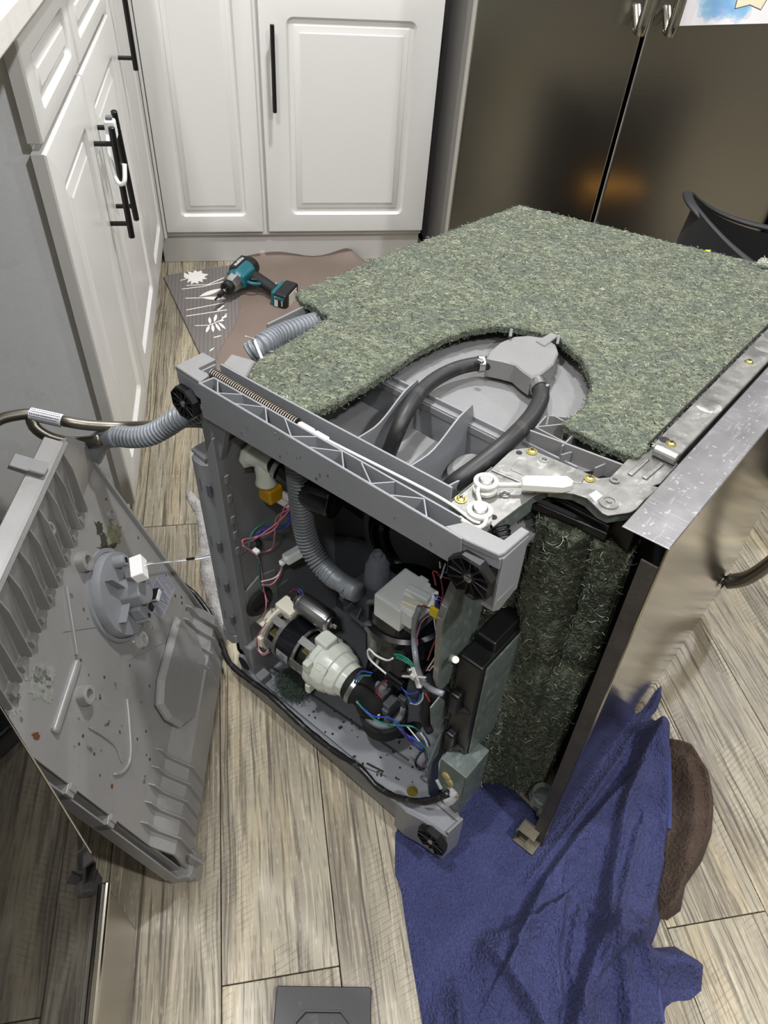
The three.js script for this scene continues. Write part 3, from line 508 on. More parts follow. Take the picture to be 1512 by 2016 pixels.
  part('trough_wall', [...fence([[0.33, -0.215], [0.45, -0.232]], 0.598, 0.623, 0.003), ...fence([[0.38, -0.207], [0.386, -0.22]], 0.598, 0.617, 0.002), ...fence([[0.42, -0.212], [0.425, -0.228]], 0.598, 0.617, 0.002)], M.greyLight, b);
}
{ // ---- inlet distributor on the tub side with its two black hoses
  const b = grp('water_distributor', D, 'grey plastic distributor with two black hoses');
  part('cap', prism('y', [[.2127,-.2962],[.2065,-.3098],[.2026,-.3427],[.2076,-.3684],[.2201,-.3843],[.2381,-.3941],[.2607,-.3894],[.2742,-.3731],[.2841,-.3438],[.2852,-.3112],[.2802,-.2966],[.2656,-.3008],[.2486,-.3081],[.2339,-.3044]], 0.606, 0.635, 0.002, [], 0.5), M.greyLight, b);
  part('spout_tab', prism('y', [[.2374,-.3756],[.2398,-.4106],[.2526,-.4093],[.253,-.3721]], 0.615, 0.637, 0.001), M.greyLight, b);
  part('side_latch', [bar([[.1695,.6,-.4241]][0], [[.2083,.645,-.3571]][0], 0.004, 0.010), bar([[.2324,.6,-.4542]][0], [[.2636,.645,-.386]][0], 0.004, 0.012)], M.grey, b);
  const h1 = part('hose', sweep([[.212,.622,-.3048],[.1996,.622,-.2912],[.1878,.622,-.2626],[.1844,.622,-.2242],[.1903,.622,-.1852],[.2043,.622,-.1446],[.2102,.61,-.1225],[.2024,.575,-.1169],[.1892,.545,-.1261]], 0.0095, { n: 16 }), M.rubber, b, 'black rubber hose');
  const h2 = part('hose', sweep([[.2691,.622,-.3183],[.2868,.622,-.307],[.3045,.622,-.2843],[.3162,.622,-.2503],[.3225,.622,-.2137],[.3257,.622,-.1687],[.3195,.612,-.1301],[.3101,.6,-.105],[.2985,.58,-.1046]], 0.0105, { n: 16 }), M.rubber, b, 'black rubber hose');
  const clamp = (p, q, r) => { const d = v3(q).clone().sub(v3(p)); return [turn([[r, 0], [r + 0.001, 0.0005], [r + 0.001, d.length() - 0.0005], [r, d.length()]], p, d, 22)]; };
  part('hose_clamp', [...clamp([[.2079,.622,-.3002]][0], [[.202,.622,-.2935]][0], 0.0098), box(-0.004, -0.002, -0.003, 0.004, 0.003, 0.003, 0.001).translate(...[[.2119,.634,-.2839]][0])], M.alu, h1, 'bright steel clamp');
  part('hose_clamp', [...clamp([[.2857,.622,-.3076]][0], [[.2955,.622,-.2977]][0], 0.0112), box(-0.004, -0.002, -0.003, 0.004, 0.003, 0.003, 0.001).translate(...[[.2994,.628,-.3013]][0])], M.alu, h2, 'bright steel clamp');
}
{ // ---- drain hose that leaves over the rear edge, and its outer length to the base pan
  const b = grp('drain_hose', D, 'grey corrugated drain hose');
  part('side_run', corrugated([[-.0596,.606,-.2894],[-.0494,.606,-.2576],[-.0509,.61,-.2162],[-.056,.61,-.1769],[-.0524,.61,-.1454],[-.0611,.6,-.129]], 0.0155, 0.0062, 0.0036), M.hose, b);
  part('cable_tie', [bar([[-.0468,.628,-.1289]][0], [[-.0233,.612,-.1204]][0], 0.004, 0.0014), bar([[-.0468,.628,-.1289]][0], [[-.0362,.645,-.1076]][0], 0.003, 0.0014)], M.nylon, b, 'white cable tie');
  part('hose_tray', [prism('y', [[-.0877,-.1857],[-.0908,-.2755],[-.0732,-.2814],[-.0474,-.2691],[-.0233,-.1597],[-.0213,-.1074]], 0.592, 0.602, 0.001), bar([[-.0729,.612,-.1754]][0], [[-.0749,.612,-.2625]][0], 0.003, 0.022), bar([[-.0749,.612,-.2625]][0], [[-.0382,.612,-.2547]][0], 0.003, 0.02), bar([[-.0775,.606,-.2113]][0], [[-.0614,.606,-.202]][0], 0.0025, 0.02)], M.greyLight, b, 'grey tray for the hose');
  part('outer_run', corrugated([[0.0, 0.572, -0.085], [-0.028, 0.572, -0.05], [-0.0705, 0.5499, -0.0153], [-0.0911, 0.5317, -0.0023], [-0.1131, 0.5139, 0.0137], [-0.1384, 0.5036, 0.0264], [-0.1643, 0.4976, 0.0349]], 0.0155, 0.0062, 0.0034), M.hose, b);
  part('hose_cuff', sweep([[-0.162, 0.498, 0.0345], [-0.1866, 0.4869, 0.0442], [-0.2027, 0.4684, 0.0537], [-0.2155, 0.4481, 0.0594]], (s, t) => 0.0155 + 0.002 * ss(0.5, 0.8, t), { n: 18 }), M.hose, b);
}
{ // ---- water inlet valve on the rear wall
  const b = grp('inlet_valve');
  part('bracket', prism('x', [[.5054,-.0445],[.5154,-.0557],[.515,-.0674],[.5021,-.0796],[.4796,-.0799],[.467,-.0642],[.4761,-.046]], 0.0035, 0.006, 0.0008), M.galv, b, 'small zinc plated bracket');
  part('elbow_body', [sweep([[.006,.5032,-.0578],[.018,.503,-.0617],[.034,.5043,-.0638],[.05,.5063,-.0649]], (s, t) => 0.0145 + 0.0008 * Math.sin(t * 9), { n: 22, step: 0.003 }), sweep([[.034,.501,-.0635],[.036,.4898,-.0605],[.037,.4774,-.0582],[.037,.4689,-.0573]], (s, t) => 0.0148 + 0.001 * Math.sin(t * 7), { n: 22, step: 0.003 }), turn([[0, 0], [0.018, 0.001], [0.019, 0.005], [0.0145, 0.007], [0, 0.007]], [[.006,.5037,-.0569]][0], [1, 0, 0], 8)], M.milky, b, 'translucent white elbow');
  part('solenoid', [box(-0.013, -0.0125, -0.013, 0.013, 0.0125, 0.013, 0.004).translate(...[[.042,.4555,-.0598]][0])], M.amber, b, 'amber coil');
  const t = [[.052,.4357,-.0706]][0], t2 = [[.055,.4221,-.0764]][0];
  part('terminal_boot', bar([[.046,.4472,-.0619]][0], [[.058,.4238,-.0796]][0], 0.008, 0.010, [0, 1, 0], 0.003), M.white, b); part('terminal_boot', bar([[.05,.4518,-.0701]][0], [[.062,.4358,-.0826]][0], 0.008, 0.010, [0, 1, 0], 0.003), M.white, b);
  part('outlet_hose', sweep([[.046,.5064,-.0641],[.062,.5012,-.0671],[.085,.4948,-.0687],[.12,.4924,-.0743],[.15,.4908,-.0812]], (s, t2) => 0.0145 + 0.012 * ss(0.3, 0.7, t2), { n: 18 }), M.gloss, b, 'black rubber hose');
  part('hose_clamp', turn([[0.015, 0], [0.0164, 0.0004], [0.0164, 0.007], [0.015, 0.0074]], [[.056,.5059,-.0639]][0], [0.9, -0.2, -0.1], 22), M.alu, b, 'steel clamp');
}
{ // ---- inner drain hose and the drain pump
  const b = grp('drain_pump');
  const hp = [[.0989,.5466,-.06],[.1002,.514,-.06],[.1019,.4711,-.06],[.1058,.4268,-.06],[.1168,.3947,-.06],[.1368,.3751,-.06],[.1582,.3679,-.06]];
  part('corrugated_hose', corrugated(hp, 0.0158, 0.0056, 0.0034), M.hose, b, 'grey corrugated hose');
  part('hose_cuff', sweep([hp[5], hp[6], ...[[.1718,.3641,-.063],[.1872,.3642,-.063],[.2042,.3657,-.063]]], (s, t) => 0.0148 - 0.0008 * Math.sin(t * 14), { n: 20 }), M.hose, b);
  part('hose_clamp', turn([[0.0152, 0], [0.0166, 0.0005], [0.0166, 0.008], [0.0152, 0.0085]], [[.1824,.3647,-.063]][0], [0.8, -0.35, -0.1], 24), M.alu, b, 'steel clamp');
  part('pump_housing', [turn([[0, 0], [0.034, 0], [0.038, 0.004], [0.038, 0.018], [0.030, 0.022], [0.026, 0.040], [0, 0.042]], [0.186, 0.270, -0.118], [0, 1, 0], 28), prism('y', [[0.146, -0.125], [0.150, -0.088], [0.165, -0.074], [0.205, -0.070], [0.236, -0.082], [0.24, -0.12], [0.20, -0.16], [0.16, -0.155]], 0.286, 0.296, 0.002), prism('y', [[0.160, -0.118], [0.160, -0.090], [0.205, -0.078], [0.225, -0.10], [0.22, -0.15], [0.18, -0.15]], 0.294, 0.335, 0.004)], M.slate, b, 'slate plastic housing');
  const rb = []; for (const a of [0.3, 0.8, 1.3, 1.8, 2.3]) rb.push(bar([0.186 + 0.03 * Math.cos(a), 0.305, -0.112 + 0.03 * Math.sin(a)], [0.186 + 0.044 * Math.cos(a), 0.297, -0.112 + 0.044 * Math.sin(a)], 0.003, 0.02));
  for (const g of rb) part('rib', g, M.slate, b);
  part('turret', turn([[0, -0.02], [0.0185, -0.02], [0.0188, 0.028], [0.0172, 0.032], [0.0172, 0.042], [0.0115, 0.053], [0.0065, 0.055], [0.0065, 0.063], [0.0045, 0.064], [0.0045, 0.058], [0, 0.058]], [0.190, 0.332, -0.118], [0, 1, 0], 26), phy({ color: 0x6d7078, roughness: 0.4 }), b, 'grey ribbed turret');
  const c = part('coil_box', [box(0.2246, 0.330, -0.138, 0.272, 0.3745, -0.0705, 0.003), box(0.228, 0.3735, -0.135, 0.268, 0.3752, -0.074, 0.0008), box(0.270, 0.345, -0.135, 0.287, 0.3725, -0.075, 0.002)], M.boxWhite, b, 'white moulded coil box');
  part('core', box(0.268, 0.325, -0.128, 0.29, 0.348, -0.082, 0.002), M.greyDark, c);
  part('connector', [bar([[.253,.378,-.1053]][0], [[.2898,.378,-.1098]][0], 0.013, 0.011, [0, 1, 0], 0.002), bar([[.251,.372,-.1258]][0], [[.2651,.372,-.1261]][0], 0.03, 0.006, [0, 1, 0], 0.001)], M.boxWhite, c, 'grey-white plug'); part('connector', bar([[.2617,.376,-.0864]][0], [[.2926,.376,-.0934]][0], 0.012, 0.011, [0, 1, 0], 0.002), M.cream, c, 'cream plug');
}
{ // ---- sump
  const b = grp('sump', D, 'glossy black sump body');
  part('drum', turn([[0, -0.02], [0.058, -0.02], [0.06, 0.05], [0.066, 0.056], [0.066, 0.07], [0.06, 0.074], [0.06, 0.105], [0.05, 0.108], [0, 0.108]], [0.233, 0.222, -0.135], [0, 1, 0], 34), M.gloss, b);
  part('front_dome', turn([[0.058, 0], [0.056, 0.015], [0.047, 0.028], [0.033, 0.035], [0.030, 0.033], [0.014, 0.034], [0.012, 0.040], [0, 0.040]], [0.245, 0.235, -0.125], [0.15, 0.25, 1], 34), M.gloss, b);
  part('outlet_neck', sweep([[0.22, 0.20, -0.14], [0.222, 0.16, -0.12], [0.228, 0.12, -0.10]], 0.036, { n: 20 }), M.gloss, b);
  for (const [x, y] of [[0.275, 0.252], [0.283, 0.236], [0.225, 0.256]]) part('screw', turn([[0, 0], [0.0042, 0], [0.0042, 0.004], [0.002, 0.006], [0, 0.006]], [x, y, -0.09], [0.1, 0.3, 1], 10), M.alu, b);
}
{ // ---- circulation motor and pump, axis along the depth
  const b = grp('circulation_motor'), y = 0.148, z = -0.06, X = [1, 0, 0];
  part('rear_cone', [turn([[0, 0], [0.0115, 0], [0.012, 0.002], [0.0215, 0.034], [0.023, 0.036], [0, 0.036]], [-0.006, y + 0.012, z + 0.002], X, 26), bar([-0.006, y + 0.012, z + 0.002], [0.03, y + 0.012, z + 0.002], 0.048, 0.006, [0, 1, 0], 0.002)], M.cream, b, 'cream plastic cone');
  part('end_bracket', [turn([[0.034, 0], [0.043, 0.001], [0.044, 0.006], [0.036, 0.008], [0.034, 0.008]], [0.026, y, z], X, 34), box(0.018, y + 0.028, z - 0.03, 0.056, y + 0.05, z - 0.002, 0.004), box(0.024, y - 0.012, z + 0.034, 0.034, y + 0.012, z + 0.046, 0.003)], M.cream, b, 'cream plastic bracket');
  for (const [xa, xb] of [[0.034, 0.062], [0.095, 0.131]]) {
    part('end_frame', [turn([[0.038, 0], [0.0405, 0.001], [0.0405, 0.006], [0.038, 0.007]], [xa, y, z], X, 30), turn([[0.037, 0], [0.042, 0.0005], [0.042, 0.0075], [0.037, 0.008]], [xb - 0.008, y, z], X, 30)], M.alu, b);
    for (let k = 0; k < 6; k++) { const a = k / 6 * 6.283 + 0.35; part('frame_strut', bar([xa, y + Math.cos(a) * 0.0395, z + Math.sin(a) * 0.0395], [xb - 0.002, y + Math.cos(a) * 0.0395, z + Math.sin(a) * 0.0395], 0.0135, 0.003, [0, Math.cos(a), Math.sin(a)]), M.alu, b); }
  }
  part('winding', [turn([[0.012, 0], [0.032, 0.004], [0.034, 0.014], [0.031, 0.022], [0.012, 0.024]], [0.036, y, z], X, 26), turn([[0.012, 0], [0.032, 0.004], [0.034, 0.016], [0.031, 0.026], [0.012, 0.03]], [0.098, y, z], X, 26)], std({ color: 0x1b1a18, roughness: 0.5 }), b, 'black lacquered windings');
  for (const g of [box(0.044, y + 0.024, z + 0.022, 0.056, y + 0.030, z + 0.034, 0.001), box(0.046, y + 0.034, z + 0.004, 0.054, y + 0.038, z + 0.012, 0.001), box(0.110, y + 0.028, z + 0.016, 0.122, y + 0.033, z + 0.026, 0.001)]) part('copper_tab', g, M.brass, b);
  part('stator', turn([[0.0, 0], [0.041, 0], [0.042, 0.001], [0.042, 0.034], [0.041, 0.035], [0, 0.035]], [0.061, y, z], X, 34), M.gloss, b, 'black laminated stator');
  {
    const cv = document.createElement('canvas'); cv.width = 256; cv.height = 192; const c = cv.getContext('2d'); c.fillStyle = '#8f9498'; c.fillRect(0, 0, 256, 192); c.fillStyle = '#23272c'; c.fillRect(16, 14, 60, 60); c.fillStyle = '#8f9498'; for (let i = 0; i < 40; i++) c.fillRect(18 + (i * 23) % 56, 16 + (i * 37) % 56, 6, 6); c.fillStyle = '#2c3036'; for (let i = 0; i < 7; i++) c.fillRect(90, 18 + i * 22, 120 - (i * 31) % 50, 9);
    const tx = new THREE.CanvasTexture(cv); tx.colorSpace = THREE.SRGBColorSpace;
    part('rating_label', sheet(6, 10, (u, v) => { const a = 1.25 + v * 0.5; return [0.066 + u * 0.026, y + Math.cos(a) * 0.0424, z + Math.sin(a) * 0.0424]; }, { flip: true }), std({ map: tx, roughness: 0.6, side: THREE.DoubleSide }), b);
  }
  part('pump_flange', [turn([[0, 0], [0.044, 0], [0.0455, 0.002], [0.0455, 0.010], [0.043, 0.012], [0, 0.012]], [0.127, y, z], X, 12), box(0.118, y + 0.034, z - 0.022, 0.146, y + 0.053, z + 0.006, 0.004), box(0.129, y + 0.018, z + 0.030, 0.142, y + 0.038, z + 0.044, 0.003), box(0.129, y - 0.043, z + 0.024, 0.140, y - 0.020, z + 0.043, 0.004)], M.milky, b, 'milky white flange');
  part('pump_volute', turn([[0.042, 0], [0.043, 0.020], [0.040, 0.028], [0.037, 0.030], [0.037, 0.038], [0.033, 0.046], [0.029, 0.048], [0.028, 0.058], [0.025, 0.060], [0, 0.060]], [0.136, y, z], X, 40), M.milky, b, 'milky white pump body');
  part('volute_mark', [[[0.145, 0.62], [0.166, 0.62]], [[0.166, 0.62], [0.166, 0.85]], [[0.145, 0.62], [0.145, 0.85]], [[0.145, 0.85], [0.158, 0.85]]].map(([p, q]) => bar([p[0], y + Math.cos(p[1]) * 0.043, z + Math.sin(p[1]) * 0.043], [q[0], y + Math.cos(q[1]) * 0.043, z + Math.sin(q[1]) * 0.043], 0.0018, 0.0018)), M.milky, b);
  const k = part('capacitor', turn([[0, -0.006], [0.010, -0.006], [0.011, 0], [0.0165, 0.001], [0.0180, 0.004], [0.0172, 0.007], [0.0180, 0.010], [0.0180, 0.062], [0.0165, 0.066], [0.012, 0.067], [0.012, 0.070], [0.004, 0.070], [0.004, 0.082], [0, 0.082]], [0.055, 0.212, -0.086], [1, -0.02, -0.03], 30), M.alu, b, 'bare aluminium capacitor');
  part('cap_nut', turn([[0, 0], [0.0075, 0], [0.0075, 0.006], [0, 0.006]], [0.126, 0.211, -0.088], X, 6), M.chrome, k);
  part('cap_terminal', box(0.038, 0.205, -0.092, 0.050, 0.224, -0.080, 0.002), M.blackMatte, k);
}
{ // ---- turbidity sensor cup in front of the sump
  const b = grp('sensor_cup');
  part('boot', [sweep([[0.190, 0.147, -0.06], [0.208, 0.146, -0.061], [0.228, 0.130, -0.066], [0.245, 0.10, -0.072]], (s, t) => 0.0265 + 0.002 * Math.sin(t * 12), { n: 22, step: 0.003 }), turn([[0.0, 0], [0.034, 0], [0.037, 0.006], [0.037, 0.028], [0.039, 0.031], [0.039, 0.038], [0.034, 0.042], [0, 0.042]], [0.250, 0.072, -0.078], [0, 1, 0.1], 32)], M.blackMatte, b, 'black rubber cup');
  part('boot_clamp', turn([[0.027, 0], [0.0295, 0.0006], [0.0295, 0.008], [0.027, 0.0086]], [0.202, 0.1465, -0.0605], [1, -0.12, -0.02], 26), M.alu, b, 'steel clamp');
  part('ring', turn([[0.026, 0], [0.034, 0], [0.035, 0.002], [0.034, 0.006], [0.026, 0.006]], [0.250, 0.1135, -0.075], [0, 1, 0.1], 28), M.hose, b);
  const s = part('sensor_body', [box(0.234, 0.114, -0.094, 0.268, 0.138, -0.060, 0.003), box(0.230, 0.138, -0.090, 0.252, 0.156, -0.068, 0.003), box(0.254, 0.138, -0.088, 0.268, 0.148, -0.064, 0.002), box(0.266, 0.110, -0.064, 0.278, 0.130, -0.054, 0.002), box(0.230, 0.110, -0.058, 0.242, 0.120, -0.050, 0.001), box(0.262, 0.112, -0.1, 0.276, 0.142, -0.092, 0.001)], M.greyDark, b, 'grey clipped sensor head');
  part('knob', turn([[0, 0], [0.010, 0], [0.010, 0.005], [0.009, 0.007], [0, 0.007]], [0.238, 0.156, -0.080], [0, 1, 0], 20), M.hose, s);
  part('white_plug', box(0.246, 0.118, -0.0605, 0.258, 0.13, -0.052, 0.0015), M.white, s);
  part('sleeve', rod([[.2675,.2455,-.055]][0], [[.2978,.2453,-.055]][0], 0.0065, 12), M.gloss, s);
}
{ // ---- wiring
  const b = grp('wiring_harness');
  const q = [
    ['pink', [[.0804,.4468,-.06],[.0605,.4142,-.05],[.012,.3544,-.0434],[.012,.3592,-.0224],[.012,.3415,-.0319],[.012,.3128,-.0465],[.012,.2739,-.0493],[.012,.2313,-.0499],[.012,.2014,-.0555]]],
    ['pink', [[.088,.4672,-.06],[.0678,.4409,-.06],[.0536,.3978,-.05],[.012,.3583,-.0439],[.012,.3675,-.0226],[.012,.3455,-.0294],[.012,.3216,-.0496]]],
    ['pink', [[.0885,.457,-.055],[.0557,.4194,-.055],[.0476,.3822,-.055],[.014,.3142,-.073],[.014,.3237,-.0501],[.014,.3351,-.0393]]],
    ['green', [[.0594,.4257,-.055],[.012,.3729,-.0556],[.012,.3673,-.0401],[.012,.3484,-.0327]]], ['green', [[.012,.321,-.0475],[.012,.2884,-.0457],[.012,.2546,-.0439],[.012,.233,-.0479]]],
    ['blue', [[.0834,.4468,-.06],[.0785,.4237,-.06],[.0618,.3981,-.06],[.014,.3577,-.0672],[.014,.3632,-.0477]]], ['blue', [[.0775,.4355,-.06],[.0716,.4144,-.06],[.0476,.3929,-.06],[.014,.3649,-.0629],[.014,.3587,-.0422]]],
    ['navy', [[.012,.3481,-.0476],[.012,.3297,-.0505],[.012,.3086,-.0491],[.012,.2647,-.0462]]], ['white', [[.02,.2783,-.0866],[.02,.2606,-.0806],[.02,.2561,-.067],[.02,.2686,-.0415]]], ['pink', [[.022,.2789,-.0848],[.022,.2573,-.0762],[.022,.2496,-.0591],[.022,.2638,-.0392]]],
    ['pink', [[.012,.224,-.0513],[.0261,.2174,-.04],[.0154,.1792,-.04]]], ['white', [[.0492,.2065,-.02],[.0257,.1534,-.02],[.0182,.115,-.02],[.0307,.1136,-.02],[.0432,.1348,-.02]]], ['pink', [[.0472,.2099,-.02],[.0207,.1531,-.02],[.0131,.1146,-.02],[.0273,.1062,-.02],[.0453,.1311,-.02]]],
    ['blue', [[.0354,.1964,-.09],[.0395,.2187,-.09],[.0525,.2349,-.09],[.0613,.2268,-.09],[.0624,.2076,-.09]]], ['red', [[.0266,.2074,-.09],[.04,.2253,-.09],[.0541,.2237,-.09],[.0526,.2023,-.09]]],
    ['red', [[.2926,.3872,-.09],[.3088,.3942,-.09],[.3201,.4132,-.09],[.3208,.4362,-.09],[.3156,.4557,-.09],[.3165,.4755,-.08],[.309,.4736,-.08],[.3132,.4621,-.08],[.3157,.4529,-.08]]], ['maroon', [[.3046,.4092,-.1],[.3183,.4111,-.1],[.3293,.4216,-.1],[.3331,.442,-.1],[.3255,.4531,-.1],[.3103,.4483,-.1],[.3041,.4465,-.1]]],
    ['blue', [[.3022,.4083,-.1],[.3085,.4033,-.1],[.3227,.4086,-.1],[.3343,.4197,-.1]]], ['blue', [[.3235,.4824,-.08],[.3364,.4883,-.08],[.3464,.4852,-.08]]], ['white', [[.3175,.4957,-.08],[.3192,.4864,-.08]]], ['white', [[.3256,.498,-.08],[.3217,.4703,-.08]]],
    ['white', [[.3103,.4134,-.09],[.3238,.4172,-.07],[.33,.3872,-.07],[.3375,.3622,-.07],[.3391,.3308,-.07],[.3277,.2972,-.07]]], ['red', [[.312,.4127,-.09],[.3261,.4191,-.07],[.3323,.3891,-.07],[.3388,.3655,-.07]]], ['blue', [[.3142,.4145,-.09],[.3295,.4169,-.07],[.3365,.3876,-.07],[.341,.36,-.07],[.3349,.3213,-.07]]], ['navy', [[.3298,.4366,-.07],[.3329,.4148,-.07],[.34,.3854,-.07],[.3416,.3551,-.07],[.3349,.3133,-.07]]], ['pink', [[.3211,.4121,-.07],[.3086,.3875,-.07],[.3029,.3532,-.07],[.3046,.3328,-.07]]], ['navy', [[.3224,.4151,-.07],[.3098,.3926,-.07],[.3053,.366,-.07],[.3023,.3396,-.07]]],
    ['red', [[.336,.3923,-.07],[.3276,.3446,-.07],[.3234,.3162,-.07]]], ['white', [[.3398,.3557,-.07],[.3302,.3169,-.07],[.3237,.2933,-.07]]], ['red', [[.3375,.346,-.07],[.3291,.3101,-.07],[.3221,.2917,-.07]]], ['navy', [[.3434,.3459,-.07],[.3368,.3197,-.07],[.3283,.3001,-.07]]],
    ['white', [[.2682,.2737,-.066],[.2575,.2589,-.066],[.2364,.2516,-.066],[.2244,.2554,-.066],[.2207,.2446,-.066],[.227,.2305,-.066],[.2589,.2254,-.066]], 0.0017],
    ['green', [[.2695,.2844,-.066],[.282,.2935,-.066],[.2964,.2952,-.066],[.3058,.2899,-.066]], 0.0013], ['green', [[.2714,.2838,-.066],[.2867,.2908,-.066],[.3023,.2889,-.066]], 0.0013], ['teal', [[.2734,.2809,-.066],[.2897,.2866,-.066],[.3043,.2861,-.066]], 0.0013],
    ['blue', [[.2441,.232,-.05],[.2234,.2159,-.05],[.2113,.1831,-.05],[.2082,.1501,-.05],[.2137,.1275,-.05],[.2453,.1644,-.03],[.2656,.1642,-.03],[.2943,.1913,-.03],[.3132,.196,-.03],[.3177,.1544,-.045],[.3415,.1578,-.045],[.3503,.154,-.045]], 0.0013], ['teal', [[.2414,.223,-.05],[.2215,.2011,-.05],[.2114,.167,-.05],[.2093,.14,-.05],[.2422,.1639,-.03],[.2637,.1593,-.03],[.2856,.1666,-.03],[.3134,.1921,-.03],[.3353,.214,-.03],[.3417,.1889,-.045]], 0.0013], ['white', [[.2174,.15,-.04],[.2334,.1414,-.04],[.2523,.1376,-.04]]],
    ['red', [[.2837,.2682,-.035],[.2715,.2462,-.035],[.2664,.2234,-.035],[.2763,.218,-.035]], 0.0015], ['black', [[.2801,.2671,-.035],[.2678,.2401,-.035],[.2647,.2164,-.035],[.2727,.2116,-.035]], 0.0015],
    ['blue', [[.2999,.248,-.05],[.3128,.2486,-.05],[.3276,.2686,-.05]]], ['green', [[.3076,.2433,-.05],[.3195,.2327,-.05],[.3309,.2497,-.05],[.3345,.2708,-.05]]], ['white', [[.316,.2291,-.05],[.3281,.2392,-.05],[.3355,.2594,-.05],[.3357,.2769,-.05]]], ['blue', [[.3056,.2463,-.05],[.3157,.2338,-.05],[.3277,.2439,-.05],[.3312,.2674,-.05]]], ['red', [[.3375,.2763,-.05],[.3434,.2701,-.05],[.3474,.2644,-.05]]], ['navy', [[.2979,.251,-.05],[.3153,.2386,-.05],[.3257,.2468,-.05]]],
    ['blue', [[.2963,.1453,-.05],[.3143,.1428,-.05],[.3347,.1317,-.05],[.3497,.1378,-.05]]], ['navy', [[.3005,.1414,-.05],[.3209,.133,-.05],[.3407,.1299,-.05],[.3519,.1346,-.05]]], ['white', [[.3128,.1665,-.05],[.3328,.1555,-.05],[.3451,.1468,-.05]]], ['white', [[.3388,.1764,-.05],[.3491,.1659,-.05],[.3539,.1544,-.05]]], ['navy', [[.3422,.1803,-.05],[.3522,.1724,-.05],[.357,.161,-.05]]], ['maroon', [[.3039,.151,-.05],[.3172,.1287,-.05],[.3367,.1311,-.05]]], ['green', [[.339,.1512,-.05],[.3487,.1483,-.05],[.3545,.126,-.05],[.3493,.0968,-.05]]], ['red', [[.3497,.1378,-.05],[.354,.1103,-.05],[.3484,.0847,-.05]]], ['blue', [[.3516,.1372,-.05],[.3575,.1146,-.05],[.3524,.0836,-.05]]], ['black', [[.3492,.1431,-.05],[.3387,.1065,-.05],[.3367,.081,-.05],[.347,.0767,-.05],[.3537,.0915,-.05]], 0.0018],
  ];
  for (const [c, p, r] of q) wire(p, c, r ?? 0.00115, b);
  part('clear_tube', sweep([[.295,.3939,-.08],[.2904,.3653,-.08],[.2907,.3275,-.08],[.3097,.3251,-.06],[.3172,.2977,-.06],[.3293,.2798,-.06],[.3527,.3045,-.045],[.3687,.3114,-.045]], 0.0042, { n: 12 }), phy({ color: 0x9fa4a8, roughness: 0.25, transmission: 0.35, thickness: 0 }), b, 'grey translucent tube');
  part('connector', bar([[.03,.2919,-.0827]][0], [[.046,.3079,-.1079]][0], 0.017, 0.018, [0, 1, 0], 0.004), M.boxWhite, b, 'pale green-white plug'); part('connector', [bar([[.026,.2853,-.0772]][0], [[.034,.297,-.0902]][0], 0.009, 0.006)], M.boxWhite, b);
  part('junction_plug', bar([[.3029,.2853,-.07]][0], [[.3244,.264,-.06]][0], 0.010, 0.010, [0, 0, 1], 0.002), M.white, b, 'white plug'); part('cable_tie', [bar([[.2945,.268,-.055]][0], [[.333,.302,-.055]][0], 0.0035, 0.002), box(-0.004, -0.004, -0.003, 0.004, 0.004, 0.003, 0.001).translate(...[[.3139,.2878,-.053]][0])], M.nylon, b, 'white cable tie');
  part('tape_flag', box(-0.007, -0.008, -0.002, 0.007, 0.008, 0.002, 0.001).translate(...[[.3318,.4318,-.06]][0]), phy({ color: 0xd9c21c, roughness: 0.5 }), b, 'yellow tape');
  part('tape_wrap', sweep([[.3351,.2791,-.055],[.3414,.2486,-.055],[.3418,.2035,-.055],[.3507,.1864,-.055]], 0.006, { n: 10 }), M.blackMatte, b, 'black tape'); part('tape_wrap', sweep([[.012,.3549,-.0485],[.012,.3333,-.053],[.012,.3282,-.0453]], 0.0045, { n: 8 }), M.blackMatte, b, 'black tape');
  part('cable_clip', box(-0.006, -0.003, -0.004, 0.006, 0.003, 0.004, 0.0015).translate(...[[.016,.3339,-.0414]][0]), M.white, b);
}
